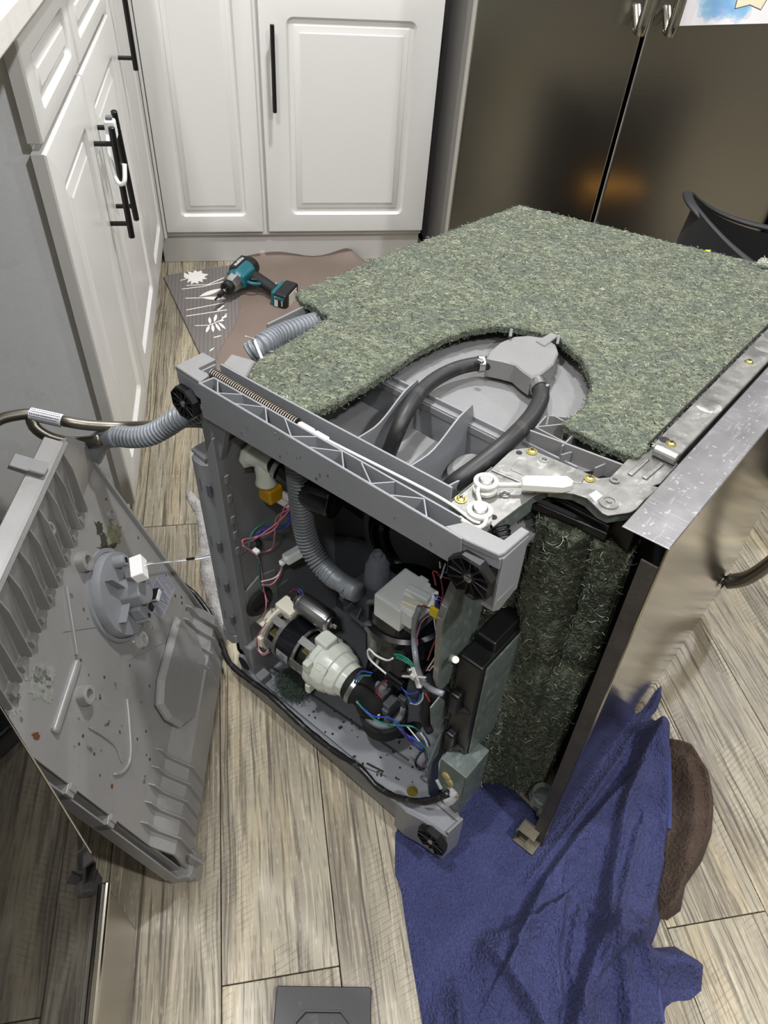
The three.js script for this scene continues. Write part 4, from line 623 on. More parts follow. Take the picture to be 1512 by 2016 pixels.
{ // ---- sheet-metal brackets, control box and mains box on the front side
  const b = grp('front_bracket');
  const top = M.galvDull;
  part('plate', prism('x', [[0.545, -0.052], [0.543, -0.040], [0.515, -0.030], [0.5056, -0.0232], [0.489, -0.0173], [0.3635, -0.0257], [0.340, -0.031], [0.3346, -0.0358], [0.3322, -0.052], [0.365, -0.056], [0.3727, -0.0471], [0.385, -0.10], [0.4774, -0.105], [0.545, -0.09]], 0.3685, 0.3715, 0.0008), top, b, 'zinc plated bracket');
  part('edge_flange', [...[[[0.543, -0.040], [0.5056, -0.0232]], [[0.5056, -0.0232], [0.489, -0.0173]], [[0.489, -0.0173], [0.3635, -0.0257]], [[0.3635, -0.0257], [0.3346, -0.0358]]].map(([p, q]) => bar([0.3665, p[0], p[1]], [0.3665, q[0], q[1]], 0.0016, 0.008, [1, 0, 0], 0.0006))], M.galv, b);
  part('peg', rod([[.3724,.3928,-.045]][0], [[.3874,.418,-.03]][0], 0.0045, 12), M.nylon, b);
  part('lower_tab', prism('x', [[.3177,-.0144],[.3218,-.0328],[.2958,-.0473],[.2392,-.0532],[.2347,-.0401],[.2666,-.0228]], 0.370, 0.3725, 0.0006), M.galvDull, b);
  part('base_tab', [prism('x', [[.2067,-.0387],[.2218,-.0435],[.2136,-.0562],[.1523,-.0628],[.1372,-.0503],[.0067,-.0651],[.0504,-.039],[.1637,-.0209]], 0.373, 0.376, 0.0006)], M.galvDull, b);
  const k = grp('control_box', D, 'black plastic control box');
  part('shell', [box(0.376, 0.175, -0.150, 0.412, 0.392, -0.056, 0.004), box(0.378, 0.382, -0.15, 0.408, 0.41, -0.085, 0.004), box(0.376, 0.28, -0.06, 0.393, 0.322, -0.045, 0.005), box(0.378, 0.185, -0.06, 0.395, 0.23, -0.045, 0.005)], M.black, k);
  part('gusset', [prism('y', [[0.393, -0.056], [0.408, -0.056], [0.393, -0.046]], 0.29, 0.294, 0), prism('y', [[0.394, -0.056], [0.409, -0.056], [0.394, -0.046]], 0.20, 0.204, 0)], M.black, k);
  part('cover', prism('x', [[0.178, -0.062], [0.39, -0.062], [0.39, -0.145], [0.178, -0.145]], 0.412, 0.4145, 0.0008), M.galvDull, k, 'zinc cover');
  const m = grp('mains_box', D, 'small zinc junction box');
  part('top', box(0.389, 0.187, -0.086, 0.4325, 0.190, -0.031, 0.0006), M.galvDull, m); part('side', box(0.430, 0.085, -0.086, 0.4325, 0.188, -0.031, 0.0006), M.galvDull, m); part('front', prism('z', [[0.389, 0.120], [0.389, 0.188], [0.4325, 0.188], [0.4325, 0.085], [0.415, 0.085]], -0.033, -0.031, 0.0005), M.galvDull, m);
  part('sealant', [0, 1, 2, 3].map((i) => new THREE.SphereGeometry(0.008, 12, 8).scale(1, 1.2, 0.35).translate(0.402 + 0.006 * i, 0.155 - 0.012 * i + 0.004 * (i % 2), -0.0305)), phy({ color: 0xa59a6a, roughness: 0.2, transmission: 0.3, thickness: 0.003 }), m, 'yellowish sealant');
  part('cable_gland', [turn([[0.009, 0], [0.012, 0.002], [0.012, 0.012], [0.009, 0.014]], [[.4128,.1331,-.022]][0], [0.9, 0.1, 0.2], 16), rod([[.3944,.1506,-.02]][0], [[.4029,.138,-.02]][0], 0.0025)], phy({ color: 0xd8dcdc, roughness: 0.1, transmission: 0.7, thickness: 0.004 }), m, 'clear cable gland');
}
{ // ---- mains cord draped along the skirt
  part('mains_cord', sweep([[-.2922,.1,-.026],[-.2495,.1,-.0294],[-.1909,.07,-.0432],[-.1333,.05,-.0352],[-.0781,.05,-.01],[-.0369,.0497,.006],[.0126,.0488,.006],[.069,.0568,.006],[.1524,.0476,.006],[.2171,.052,.006],[.2718,.0671,.006],[.3066,.056,.006],[.3412,.0656,.004],[.3822,.1064,.004],[.4043,.1262,-.008],[.4179,.1462,-.018]], (s, t) => 0.0052 + 0.0004 * Math.sin(s * 130) + 0.0003 * Math.sin(s * 310), { n: 12 }), phy({ map: speckled([0.085, 0.085, 0.09], 0.3, 0.35, 421, 0.12), roughness: 0.35 }), D, 'black taped mains cord');
}
{ // ---- hinge assembly on the upper side
  const b = grp('hinge_assembly'), Y = 0.625;
  part('plate', prism('y', [[.3418,-.047],[.3411,-.1235],[.3388,-.1616],[.3404,-.1694],[.3502,-.1824],[.364,-.1827],[.4061,-.1865],[.4347,-.1884],[.4435,-.199],[.4426,-.2412],[.4527,-.281],[.4773,-.2725],[.4884,-.2717],[.4883,-.2256],[.4857,-.2199],[.4628,-.1601],[.4441,-.1513],[.4263,-.1501],[.4052,-.1361],[.3991,-.115],[.3963,-.0775],[.3937,-.0392]], Y - 0.0022, Y, 0.0006), M.galv, b, 'zinc plated hinge plate');
  part('emboss', prism('y', [[.3571,-.1349],[.3539,-.1559],[.3646,-.1721],[.4064,-.175],[.4238,-.1771],[.426,-.1677],[.4023,-.1502],[.385,-.1376]], Y - 0.001, Y + 0.0012, 0.0006), M.galv, b); part('emboss', bar([[.3432,.626,-.1202]][0], [[.379,.626,-.1247]][0], 0.003, 0.0022), M.galv, b); part('emboss', bar([[.4577,.626,-.2152]][0], [[.4588,.626,-.2559]][0], 0.006, 0.003, [0, 1, 0], 0.0014), M.galv, b); part('emboss', bar([[.4719,.626,-.2202]][0], [[.4745,.626,-.2583]][0], 0.006, 0.003, [0, 1, 0], 0.0014), M.galv, b);
  part('plate_edge', [fence([[.3397,-.0505],[.392,-.0427],[.3946,-.0814],[.3975,-.1191]].map((p) => p), 0.600, 0.6235, 0.0016), fence([[.3397,-.0505],[.3391,-.1276]], 0.606, 0.6235, 0.0014)].flat(), M.galvDull, b);
  const a = part('door_arm', prism('y', [[.4049,-.139],[.4176,-.1485],[.4342,-.1562],[.4429,-.1642],[.4546,-.1577],[.4583,-.1829],[.4655,-.1975],[.4774,-.2086],[.4912,-.2135],[.4891,-.1821],[.4894,-.1666],[.488,-.1591],[.4723,-.1374],[.4659,-.1366],[.4523,-.1427],[.4426,-.1465],[.4297,-.1432],[.4163,-.1352]], 0.627, 0.6292, 0.0006), M.galv, b, 'zinc plated door arm');
  part('pivot', turn([[0, 0], [0.010, 0], [0.010, 0.002], [0.006, 0.0035], [0.0055, 0.0025], [0.003, 0.0025], [0.003, 0.004], [0, 0.004]], [[.4638,.629,-.1539]][0], [0, 1, 0], 22), M.galv, a); part('tape_mark', prism('y', [[.4427,-.1519],[.445,-.1627],[.4536,-.1598],[.4528,-.1462]], 0.6293, 0.6297, 0), phy({ color: 0xdfe4e2, roughness: 0.4 }), a, 'shiny tape patch');
  part('arm_lip', fence([[.3977,-.1183],[.4038,-.1395],[.4258,-.1522],[.441,-.153],[.46,-.1451],[.4703,-.1452],[.4863,-.1673]], 0.612, 0.628, 0.0015), M.galvDull, a);
  const lk = part('link', prism('y', [[.3838,-.1117],[.3843,-.1166],[.4173,-.1462],[.4256,-.144],[.4278,-.1361],[.4233,-.1276],[.3908,-.1028]], 0.634, 0.645, 0.002, [], 0.5), M.nylon, b, 'white plastic link'); part('link_foot', prism('y', [[.3849,-.1138],[.3883,-.1104],[.4164,-.1343],[.4122,-.1392]], 0.626, 0.636, 0.001), M.nylon, lk);
  const pul = (px, nm) => { const g = part('pulley', turn([[0, 0], [0.0125, 0], [0.013, 0.001], [0.013, 0.004], [0.011, 0.0055], [0.011, 0.0085], [0.013, 0.010], [0.013, 0.013], [0.012, 0.014], [0.0085, 0.014], [0.0085, 0.013], [0, 0.013]], px, [0, 1, 0], 32), M.nylon, b, 'white pulley'); const s = part('pulley_screw', turn([[0.008, 0], [0.008, 0.001], [0.0065, 0.0028], [0, 0.003]], [px[0], px[1] + 0.0135, px[2]], [0, 1, 0], 20), M.alu, g); return g; };
  pul([[.3569,.626,-.0874]][0]); pul([[.3778,.626,-.0468]][0]);
  part('belt', sweep([[.3881,.636,-.1115],[.3623,.636,-.0875],[.3559,.636,-.0794],[.3587,.636,-.07],[.3679,.636,-.0606],[.3789,.636,-.0502],[.3873,.636,-.0451],[.3922,.636,-.0329],[.3881,.636,-.0244],[.3778,.636,-.0245],[.3688,.636,-.0259]], 0.0022, { n: 8, e: 1.4, up: [0, 1, 0] }), M.nylon, b, 'white nylon cord');
  for (const p of [[.3574,.6255,-.1782],[.4284,.6255,-.1806],[.3468,.6255,-.0593]]) screw(p[0], p[1], p[2], 0.0044, M.brass, 1, b);
  for (const p of [[.3761,.6255,-.1734],[.3763,.6255,-.0963],[.4498,.6255,-.1959]]) eyelet(p[0], p[1], p[2], 0.0054, b);
  for (const p of [[.387,.6253,-.0604],[.3479,.6253,-.1671]]) part('hole', turn([[0, 0.0002], [0.0035, 0.0002], [0.0035, 0]], p, [0, 1, 0], 14), M.blackMatte, b);
  part('rolled_edge', rod([[.4595,.632,-.2685]][0], [[.4866,.632,-.2679]][0], 0.0075, 18), M.galv, b);
  const r = part('side_rail', prism('y', [[0.4528, -0.276], [0.4846, -0.279], [0.4876, -0.90], [0.4523, -0.90]], 0.604, 0.630, 0.0012), M.galv, b, 'long zinc plated side rail');
  part('rail_lip', [box(0.4495, 0.615, -0.9, 0.4515, 0.634, -0.272), box(0.489, 0.60, -0.9, 0.4915, 0.628, -0.235)], M.blackMatte, r);
  for (const p of [[.4691,.63,-.398],[.4694,.63,-.5932]]) part('dimple', turn([[0.0, 0.0006], [0.006, 0.0004], [0.0105, 0.0014], [0.0135, 0.0009], [0.0155, 0.0]], p, [0, 1, 0], 30), M.galv, r);
  for (const p of [[.4682,.63,-.2931],[.4676,.63,-.5364]]) screw(p[0], p[1], p[2], 0.0042, M.brass, 1, r);
  part('keyhole', prism('y', circle(...[[.4593,-.2952]][0], 0.006, 16), 0.6298, 0.6304), M.blackMatte, r);
  part('lower_housing', [box(0.375, 0.548, -0.24, 0.495, 0.600, -0.175, 0.004), box(0.40, 0.56, -0.18, 0.47, 0.592, -0.165, 0.004), bar([0.385, 0.585, -0.150], [0.47, 0.578, -0.168], 0.012, 0.012, [0, 1, 0], 0.003)], M.black, b, 'black plastic housing under the hinge');
}
{ // ---- stainless door with its side flange and bowed handle
  const b = grp('door');
  const zn = -0.121, zf = -0.835, yb = -0.022;
  part('outer_panel', box(0.5385, yb, zf, 0.5415, 0.640, zn, 0.001), M.doorSteel, b, 'mirror-like stainless face');
  part('side_flange', prism('y', [[0.4935, -0.119], [0.5415, -0.1205], [0.5415, zf], [0.4935, zf]], 0.6385, 0.6412, 0.001), M.scratched, b, 'scratched stainless side flange');
  part('end_flange', box(0.5205, yb, zn - 0.0025, 0.5385, 0.612, zn, 0.0005), std({ map: speckled([0.25, 0.235, 0.215], 0.35, 0.12, 431, 0.2), metalness: 0.3, roughness: 0.5 }), b, 'dull rust-flecked end flange');
  part('flange_lip', bar([0.5205, 0.60, -0.121], [0.5205, 0.618, -0.121], 0.006, 0.004), M.galvDull, b);
  part('inner_liner', [box(0.487, 0.02, zf + 0.01, 0.533, 0.600, -0.225, 0.004)], M.blackMatte, b); part('far_flange', box(0.4935, yb, zf, 0.54, 0.638, zf + 0.003, 0.0005), M.doorSteel, b);
  const br = part('corner_bracket', [box(0.500, -0.018, -0.125, 0.5365, -0.016, -0.098, 0.0005), box(0.500, -0.018, -0.127, 0.502, 0.012, -0.1, 0.0005), box(0.500, 0.010, -0.126, 0.530, 0.012, -0.104, 0.0005)], std({ map: speckled([0.42, 0.40, 0.34], 0.4, 0.5, 433, 0.06), metalness: 0.7, roughness: 0.5 }), b, 'stained steel bracket');
  part('roller', [turn([[0, 0], [0.017, 0], [0.019, 0.004], [0.016, 0.008], [0.016, 0.014], [0.019, 0.018], [0.017, 0.022], [0, 0.022]], [0.505, 0.052, -0.15], [0.2, 1, 0.2], 24), bar([0.500, 0.075, -0.140], [0.528, 0.100, -0.138], 0.018, 0.012, [0, 1, 0], 0.005), bar([0.515, 0.02, -0.14], [0.517, 0.085, -0.136], 0.010, 0.008, [0, 0, 1], 0.003)], M.galvDull, b, 'grey metal roller');
  part('handle', sweep([[0.541, 0.062, -0.778], [0.554, 0.064, -0.779], [0.582, 0.10, -0.78], [0.606, 0.18, -0.78], [0.618, 0.31, -0.78], [0.606, 0.44, -0.78], [0.582, 0.52, -0.78], [0.554, 0.556, -0.779], [0.541, 0.558, -0.778]], 0.021, { n: 22, e: 0.6, up: [1, 0, 0] }), std({ color: 0x7c7a75, metalness: 1, roughness: 0.32 }), b, 'brushed bowed handle');
}
// ---- felt sound blankets
function feltOutline(P, step, amp, seed) { const r = rng(seed), o = []; for (let i = 0; i < P.length; i++) { const a = P[i], b = P[(i + 1) % P.length], n = Math.max(1, Math.round(Math.hypot(b[0] - a[0], b[1] - a[1]) / step)); for (let k = 0; k < n; k++) o.push([a[0] + (b[0] - a[0]) * k / n + (r() - 0.5) * amp, a[1] + (b[1] - a[1]) * k / n + (r() - 0.5) * amp]); } return o; }
const inside = (P, x, y) => { let c = false; for (let i = 0, j = P.length - 1; i < P.length; j = i++) if ((P[i][1] > y) !== (P[j][1] > y) && x < (P[j][0] - P[i][0]) * (y - P[i][1]) / (P[j][1] - P[i][1]) + P[i][0]) c = !c; return c; };
{
  const P = [[-.1029,-.26],[-.08,-.246],[-.051,-.2479],[-.0153,-.2401],[-.0087,-.1766],[-.0006,-.1056],[.0068,-.0636],[.0368,-.0553],[.0607,-.0518],[.0888,-.0471],[.1162,-.0471],[.132,-.0578],[.1373,-.093],[.1391,-.1448],[.1363,-.2058],[.1334,-.2612],[.1379,-.3106],[.1496,-.3533],[.1693,-.3865],[.1998,-.404],[.2355,-.4126],[.2662,-.4077],[.2994,-.39],[.3299,-.359],[.3459,-.3337],[.3562,-.2974],[.358,-.27],[.3574,-.2453],[.3655,-.2406],[.4066,-.2394],[.4369,-.2411],[.4519,-.2452],[.4524,-.2593],[.4524,-.2785],[.4511,-.4322],[.4516,-.6501], [0.4490, -0.905], [0.36, -0.868], [0.2, -0.842], [0.08, -0.828], [-0.068, -0.806], [-0.085, -0.60], [-0.098, -0.42]];
  const O2 = feltOutline(P, 0.004, 0.0034, 5), b = grp('top_blanket', D, 'green-grey felt blanket with an arched cut-out');
  // pad as a relief: side strip plus a fine grid top
  part('pad', prism('y', O2, 0.6185, 0.6312, 0.0022), M.felt, b);
  const spot = (r) => { for (let k = 0; k < 20; k++) { const x = -0.11 + r() * 0.57, z = -0.91 + r() * 0.88; if (inside(P, x, z)) return { p: [x, 0.6314, z], n: [0, 1, 0] }; } return null; };
  const edge = (r) => { const i = Math.floor(r() * O2.length), a = O2[i], c = O2[(i + 1) % O2.length], t = r(), nx = -(c[1] - a[1]), nz = c[0] - a[0], s = inside(P, a[0] + nx * 0.5, a[1] + nz * 0.5) ? -1 : 1; return { p: [a[0] + (c[0] - a[0]) * t, 0.6185 + r() * 0.0135, a[1] + (c[1] - a[1]) * t], n: [nx * s, 0.002, nz * s] }; };
  const f = (n, g, m) => { part(n, g, m, b).userData.kind = 'stuff'; };
  f('pale_fibres', hairs(2600, 21, spot, 0.0095, 0.00024, 1.1), M.hairPale); f('green_fibres', hairs(6500, 22, spot, 0.006, 0.00028, 0.9), M.hairGreen); f('dark_fibres', hairs(3000, 23, spot, 0.0055, 0.00026, 0.8), M.hairDark);
  f('edge_fibres', hairs(3200, 24, edge, 0.006, 0.0003, 1.2), M.hairGreen); f('torn_tuft', hairs(260, 25, (r) => ({ p: [[[.3732,.632,-.8569]][0][0] + (r() - 0.5) * 0.015, 0.632 + r() * 0.008, [[.3732,.632,-.8569]][0][2] + (r() - 0.5) * 0.02], n: [r() - 0.5, 1, r() - 0.5] }), 0.012, 0.0004, 1.5), std({ color: 0xa5a79b, roughness: 1 }));
  f('white_backing', hairs(420, 26, (r) => { const t = r(), A = [[.0517,.628,-.0578]][0], B = [[.1278,.628,-.0618]][0]; return { p: [A[0] + (B[0] - A[0]) * t, 0.622 + r() * 0.006, A[2] + (B[2] - A[2]) * t + 0.002], n: [0, 0.4, 1] }; }, 0.007, 0.0006, 1.0), std({ color: 0xb9b7a8, roughness: 1 }));
}
{
  const b = grp('front_blanket', D, 'felt blanket hanging over the front of the tub');
  const nz = (u, v, f, s) => fbm(u * 0.999, v * 0.999, f, f, 3, s) - 0.5;
  const S = (u, v) => {           // v 0 bottom -> .82 upper edge -> 1 folded back
    const x = 0.338 + u * 0.160, k = Math.min(1, v / 0.8), y0 = 0.002 + 0.03 * u + 0.012 * nz(u, 0.5, 7, 3), yt = 0.557 + 0.014 * Math.sin(u * 3.1) + 0.004 * nz(u, 0.3, 9, 4);
    let y = y0 + (yt - y0) * k, z = -0.128 - 0.045 * u * u + 0.010 * Math.sin(k * 4.2 + u * 2) + 0.020 * nz(u, v, 5, 8) + 0.012 * nz(u, v, 14, 9) + 0.005 * nz(u, v, 34, 10);
    const cr = Math.abs(u - 0.30 - 0.12 * (0.8 - v)); z -= 0.024 * Math.exp(-cr * cr / 0.0016) * ss(0.1, 0.5, v); const c2 = Math.abs(u - 0.72 - 0.10 * (0.8 - v)); z -= 0.020 * Math.exp(-c2 * c2 / 0.0012) * ss(0.2, 0.6, v); const c3 = Math.abs(v - 0.42 - 0.05 * u); z -= 0.012 * Math.exp(-c3 * c3 / 0.0008);
    if (v > 0.8) { const t = (v - 0.8) / 0.2; z -= 0.10 * t; y += 0.016 * Math.sin(t * 2.2); }
    return [x, y, z];
  };
  const g = sheet(90, 220, S, { uv: (u, v) => [u * 0.17, v * 0.68] });
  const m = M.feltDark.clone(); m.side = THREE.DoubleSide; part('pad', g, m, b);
  part('pad_back', sheet(20, 40, (u, v) => { const p = S(u, v * 0.8); return [p[0], p[1], p[2] - 0.016]; }, { uv: (u, v) => [u * 0.17, v * 0.6] }), m, b);
  const spot = (r) => { const u = r(), v = r(), p = S(u, v), q = S(u + 0.004, v), w = S(u, v + 0.004); const n = new THREE.Vector3(q[0] - p[0], q[1] - p[1], q[2] - p[2]).cross(new THREE.Vector3(w[0] - p[0], w[1] - p[1], w[2] - p[2])).normalize(); return { p: [p[0] + n.x * 0.0006, p[1] + n.y * 0.0006, p[2] + n.z * 0.0006], n }; };
  const f = (n, h, mm) => { part(n, h, mm, b).userData.kind = 'stuff'; };
  f('pale_fibres', hairs(420, 31, spot, 0.015, 0.0003, 1.3), M.hairPale); f('green_fibres', hairs(4200, 32, spot, 0.009, 0.0004, 1.0), M.hairGreen); f('dark_fibres', hairs(2600, 33, spot, 0.008, 0.0004, 1.0), M.hairDark);
}
// ---------------------------------------------------------------- base pan leaning in front of the opening
// local axes: x along the lower edge away from the camera, y up the lean, z out of the inner face
{
  const T = thing('base_pan', 'grey plastic base pan leaning in front of the dishwasher, wet and stained', 'base pan', null);
  T.position.set(-0.1521, 0.012, -0.4079);
  T.quaternion.setFromRotationMatrix(new THREE.Matrix4().makeBasis(new THREE.Vector3(0.13247, -0.02176, -0.99095), new THREE.Vector3(-0.32054, 0.94510, -0.0636), new THREE.Vector3(0.93792, 0.32607, 0.11822)));
  const PAN = phy({ map: speckled([0.50, 0.495, 0.485], 0.05, 0.25, 501, 0.3), roughness: 0.36, bumpMap: grainBump, bumpScale: 0.00004, clearcoat: 0.2, clearcoatRoughness: 0.3 });
  const x0 = -0.016, x1 = 0.398;
  const prof = [[0.012, 0.011], [0.03, 0.013], [0.075, 0.018], [0.116, 0.0], [0.452, 0.0], [0.548, 0.037], [0.552, 0.037], [0.552, 0.033], [0.454, -0.004], [0.114, -0.004], [0.073, 0.014], [0.03, 0.009], [0.012, 0.007]];
  const shear = (() => { const g = prism('z', [[0.320, 0.450], [0.320, 0.550], [0.334, 0.549], [0.390, 0.500], [0.398, 0.485], [0.398, 0.450]], -0.004, 0.0, 0.0004), p = g.attributes.position; for (let i = 0; i < p.count; i++) p.setZ(i, p.getZ(i) + Math.max(0, p.getY(i) - 0.452) * 0.385); g.computeVertexNormals(); return g; })();
  part('tray', [prism('x', prof, x0, 0.322, 0.0004), prism('x', [[0.012, 0.011], [0.03, 0.013], [0.075, 0.018], [0.116, 0.0], [0.456, 0.0], [0.456, -0.004], [0.114, -0.004], [0.073, 0.014], [0.03, 0.009], [0.012, 0.007]], 0.3215, x1, 0.0004), shear], PAN, T);
  part('top_rim', [prism('x', [[0.548, 0.040], [0.553, 0.041], [0.556, 0.038], [0.568, 0.024], [0.566, 0.020], [0.552, 0.034]], x0, 0.318, 0.0008), prism('x', [[0.542, 0.037], [0.548, 0.043], [0.553, 0.042], [0.551, 0.036]], x0, 0.322, 0.0006)], PAN, T);
  part('far_rim', [box(x1 - 0.002, 0.10, -0.012, x1 + 0.003, 0.487, 0.006, 0.001), bar([0.322, 0.552, 0.030], [0.396, 0.487, 0.008], 0.004, 0.012, [0, 0, 1])], PAN, T);
  for (let i = 0; i < 10; i++) {                            // ribs across the sloping top flange
    const x = 0.305 - i * 0.0335; if (x < x0) break;
    part('rib', prism('x', [[0.447, 0.0], [0.547, 0.037], [0.546, 0.040], [0.52, 0.037], [0.47, 0.022], [0.450, 0.016], [0.445, 0.012]], x, x + 0.0022, 0.0004), PAN, T);
    part('stop_block', prism('x', [[0.449, 0], [0.449, 0.008], [0.439, 0.006], [0.436, 0]], x - 0.014, x + 0.002, 0.0008), PAN, T);
  }
  for (const x of [0.003, 0.031, 0.056, 0.082, 0.109, 0.285, 0.315, 0.345, 0.372]) part('rib', prism('x', [[0.148, 0.0], [0.140, 0.007], [0.115, 0.009], [0.077, 0.026], [0.03, 0.020], [0.016, 0.015], [0.014, 0.008], [0.073, 0.014], [0.114, -0.002]], x, x + 0.0022, 0.0004), PAN, T);
  part('near_lip', [box(x0 - 0.012, 0.02, -0.022, x0 - 0.0095, 0.56, -0.002, 0.0008), box(x0 - 0.010, 0.02, -0.022, x0, 0.56, -0.0195, 0.0006), box(x0, 0.02, -0.02, x0 + 0.002, 0.56, 0.0012, 0.0006), box(x0 - 0.012, 0.005, -0.02, x0 + 0.03, 0.022, 0.016, 0.004)], PAN, T);
  for (const y of [0.215, 0.306, 0.40, 0.475]) part('lip_clip', [box(x0 - 0.012, y - 0.011, -0.02, x0 + 0.001, y + 0.005, 0.002, 0.0015), prism('x', [[y - 0.012, -0.002], [y - 0.010, 0.004], [y + 0.002, 0.004], [y + 0.003, -0.002]], x0 - 0.006, x0 + 0.003, 0.0006)], PAN, T);
  part('corner_foot', [box(x0 - 0.008, -0.010, 0.0, x0 + 0.028, 0.02, 0.018, 0.003), prism('x', [[0.01, 0.018], [0.035, 0.016], [0.055, 0.030], [0.02, 0.034]], x0 + 0.004, x0 + 0.008, 0.0006)], PAN, T);
  part('snap_tab', [prism('x', [[0.556, 0.034], [0.561, 0.044], [0.574, 0.028], [0.570, 0.020]], 0.246, 0.268, 0.0015), prism('x', [[0.568, 0.022], [0.572, 0.030], [0.586, 0.014], [0.582, 0.008]], 0.245, 0.268, 0.001)], M.greyLight, T, 'pale snap tab');
  const ring = (x, y, r, h, m = PAN, n = 'boss') => part(n, turn([[r * 0.55, 0], [r * 0.55, h], [r * 0.75, h + 0.0008], [r, h - 0.0005], [r * 1.08, 0]], [x, y, 0], [0, 0, 1], 24), m, T);
  ring(0.2458, 0.4117, 0.0135, 0.012); ring(0.0889, 0.3321, 0.0125, 0.012); ring(0.3593, 0.3893, 0.0085, 0.004); ring(0.217, 0.5015, 0.0095, 0.024); ring(0.232, 0.247, 0.0115, 0.008, phy({ color: 0xa9aaa7, roughness: 0.2, transmission: 0.4, thickness: 0.003 }), 'clear_stud');
  // leak float cover with switch
  const f = part('float_cover', [turn([[0, 0.017], [0.056, 0.017], [0.0595, 0.0165], [0.061, 0.014], [0.062, 0]], [0.2535, 0.329, 0], [0, 0, 1], 48), turn([[0.0625, 0.0], [0.0625, 0.004], [0.068, 0.004], [0.069, 0]], [0.2535, 0.329, 0], [0, 0, 1], 48)], M.grey, T, 'round slate-grey float cover');
  const F = (dx, dy, z = 0.017) => [0.2535 + dx, 0.329 + dy, z];
  for (const a of [0.35, 1.9, 3.25, 4.75]) part('gusset', prism('z', [[0, 0.0011], [0.05, 0.0006], [0.05, -0.0006], [0, -0.0011]], 0, 0.012, 0.0002).rotateZ(a).translate(...F(0, 0, 0.0165)), M.grey, f);
  part('float_well', [turn([[0.0, 0.03], [0.019, 0.03], [0.021, 0.028], [0.022, 0.0]], F(0.002, -0.004), [0, 0, 1], 32)], M.grey, f); part('switch_box', box(0.231, 0.290, 0.017, 0.256, 0.314, 0.036, 0.003), M.grey, f);
  for (const [dx, dy] of [[0.026, 0.038], [-0.012, -0.044]]) part('screw_post', turn([[0.004, 0.018], [0.0075, 0.018], [0.0085, 0.016], [0.0095, 0]], F(dx, dy, 0.016), [0, 0, 1], 18), M.grey, f);
  part('switch_lever', [box(0.247, 0.286, 0.036, 0.257, 0.296, 0.040, 0.001), box(0.262, 0.288, 0.020, 0.282, 0.297, 0.046, 0.001)], M.blackMatte, f);
  const pc = [[.2683,.3553,.05]][0];
  part('plug', box(-0.0165, -0.009, -0.009, 0.0165, 0.011, 0.009, 0.0015).rotateZ(0.25).rotateY(0.2).translate(...pc), M.white, T, 'white wire plug'); part('socket', box(0.262, 0.289, 0.026, 0.280, 0.296, 0.048, 0.001), M.white, T, 'white socket');
  part('sensor_wire', sweep([pc, [.2795,.3523,.06],[.308,.3213,.06],[.3539,.2727,.06],[.3598,.2653,.09],[.3893,.2359,.1],[.4412,.1835,.1],[.5046,.1205,.1]], 0.0010, { n: 6 }), WIRE.grey, T, 'thin grey wire'); part('sensor_wire', sweep([pc, [.2747,.354,.062],[.3057,.3211,.062],[.3493,.275,.062],[.3565,.2641,.09],[.3893,.232,.1],[.4384,.1827,.1],[.5025,.12,.1]], 0.0010, { n: 6 }), WIRE.white, T, 'thin pale wire'); part('wire_sleeve', rod([[.3424,.2829,.074]][0], [[.354,.2707,.078]][0], 0.0022, 8), WIRE.black, T);
  { // printed notice
    const cv = document.createElement('canvas'); cv.width = 320; cv.height = 512; const c = cv.getContext('2d'), r = rng(15); c.fillStyle = '#8d8e92'; c.fillRect(0, 0, 320, 512); c.fillStyle = '#454a6a';
    for (let k = 0; k < 24; k++) { const y = 16 + k * 20; if (k === 8 || k === 15) continue; let x = 14; const h = (k > 8 && k < 15) ? 13 : 8; while (x < 296) { const w = 8 + r() * 34; if (x + w > 304 - (k % 5 === 4 ? 110 : 0)) break; c.fillRect(x, y, w, h * (0.7 + 0.3 * r())); x += w + 6; } }
    const tx = new THREE.CanvasTexture(cv); tx.colorSpace = THREE.SRGBColorSpace;
    const q = [[.3865,.2407,0],[.3781,.1888,0],[.2992,.204,0],[.2941,.2577,0]];
    part('printed_notice', sheet(2, 2, (u, v) => { const a = q[0].map((e, i) => e + (q[1][i] - e) * u), b = q[3].map((e, i) => e + (q[2][i] - e) * u); return [a[0] + (b[0] - a[0]) * (1 - v), a[1] + (b[1] - a[1]) * (1 - v), 0.0005]; }, { uv: (u, v) => [u, v] }), std({ map: tx, roughness: 0.55, side: THREE.DoubleSide }), T, 'blue-grey notice of small print');
  }
  // raised box, ridges and grooves
  const boxTop = [[.3206,.1829],[.3341,.1292],[.309,.0735],[.2438,.0661],[.1913,.0768],[.1617,.1076],[.1534,.1471],[.1605,.1799],[.1974,.1904]];
  part('raised_box', prism('z', boxTop, 0, 0.016, 0.006), PAN, T); const dots = []; for (let i = 0; i < 6; i++) for (let j = 0; j < 5; j++) dots.push([0.222 + i * 0.0062 + (j % 2) * 0.003, 0.150 + j * 0.0062]);
  for (const d of dots) part('dimple', turn([[0, 0.0006], [0.0016, 0.0003], [0.002, 0]], [d[0], d[1], 0.016], [0, 0, 1], 8), M.greyLight, T);
  part('ridge', [bar([0.1239, 0.3598, 0.0], [0.0225, 0.3596, 0.0], 0.013, 0.012, [0, 0, 1], 0.005), bar([0.194, 0.424, 0.0], [0.127, 0.366, 0.0], 0.004, 0.010, [0, 0, 1], 0.0015)], PAN, T);
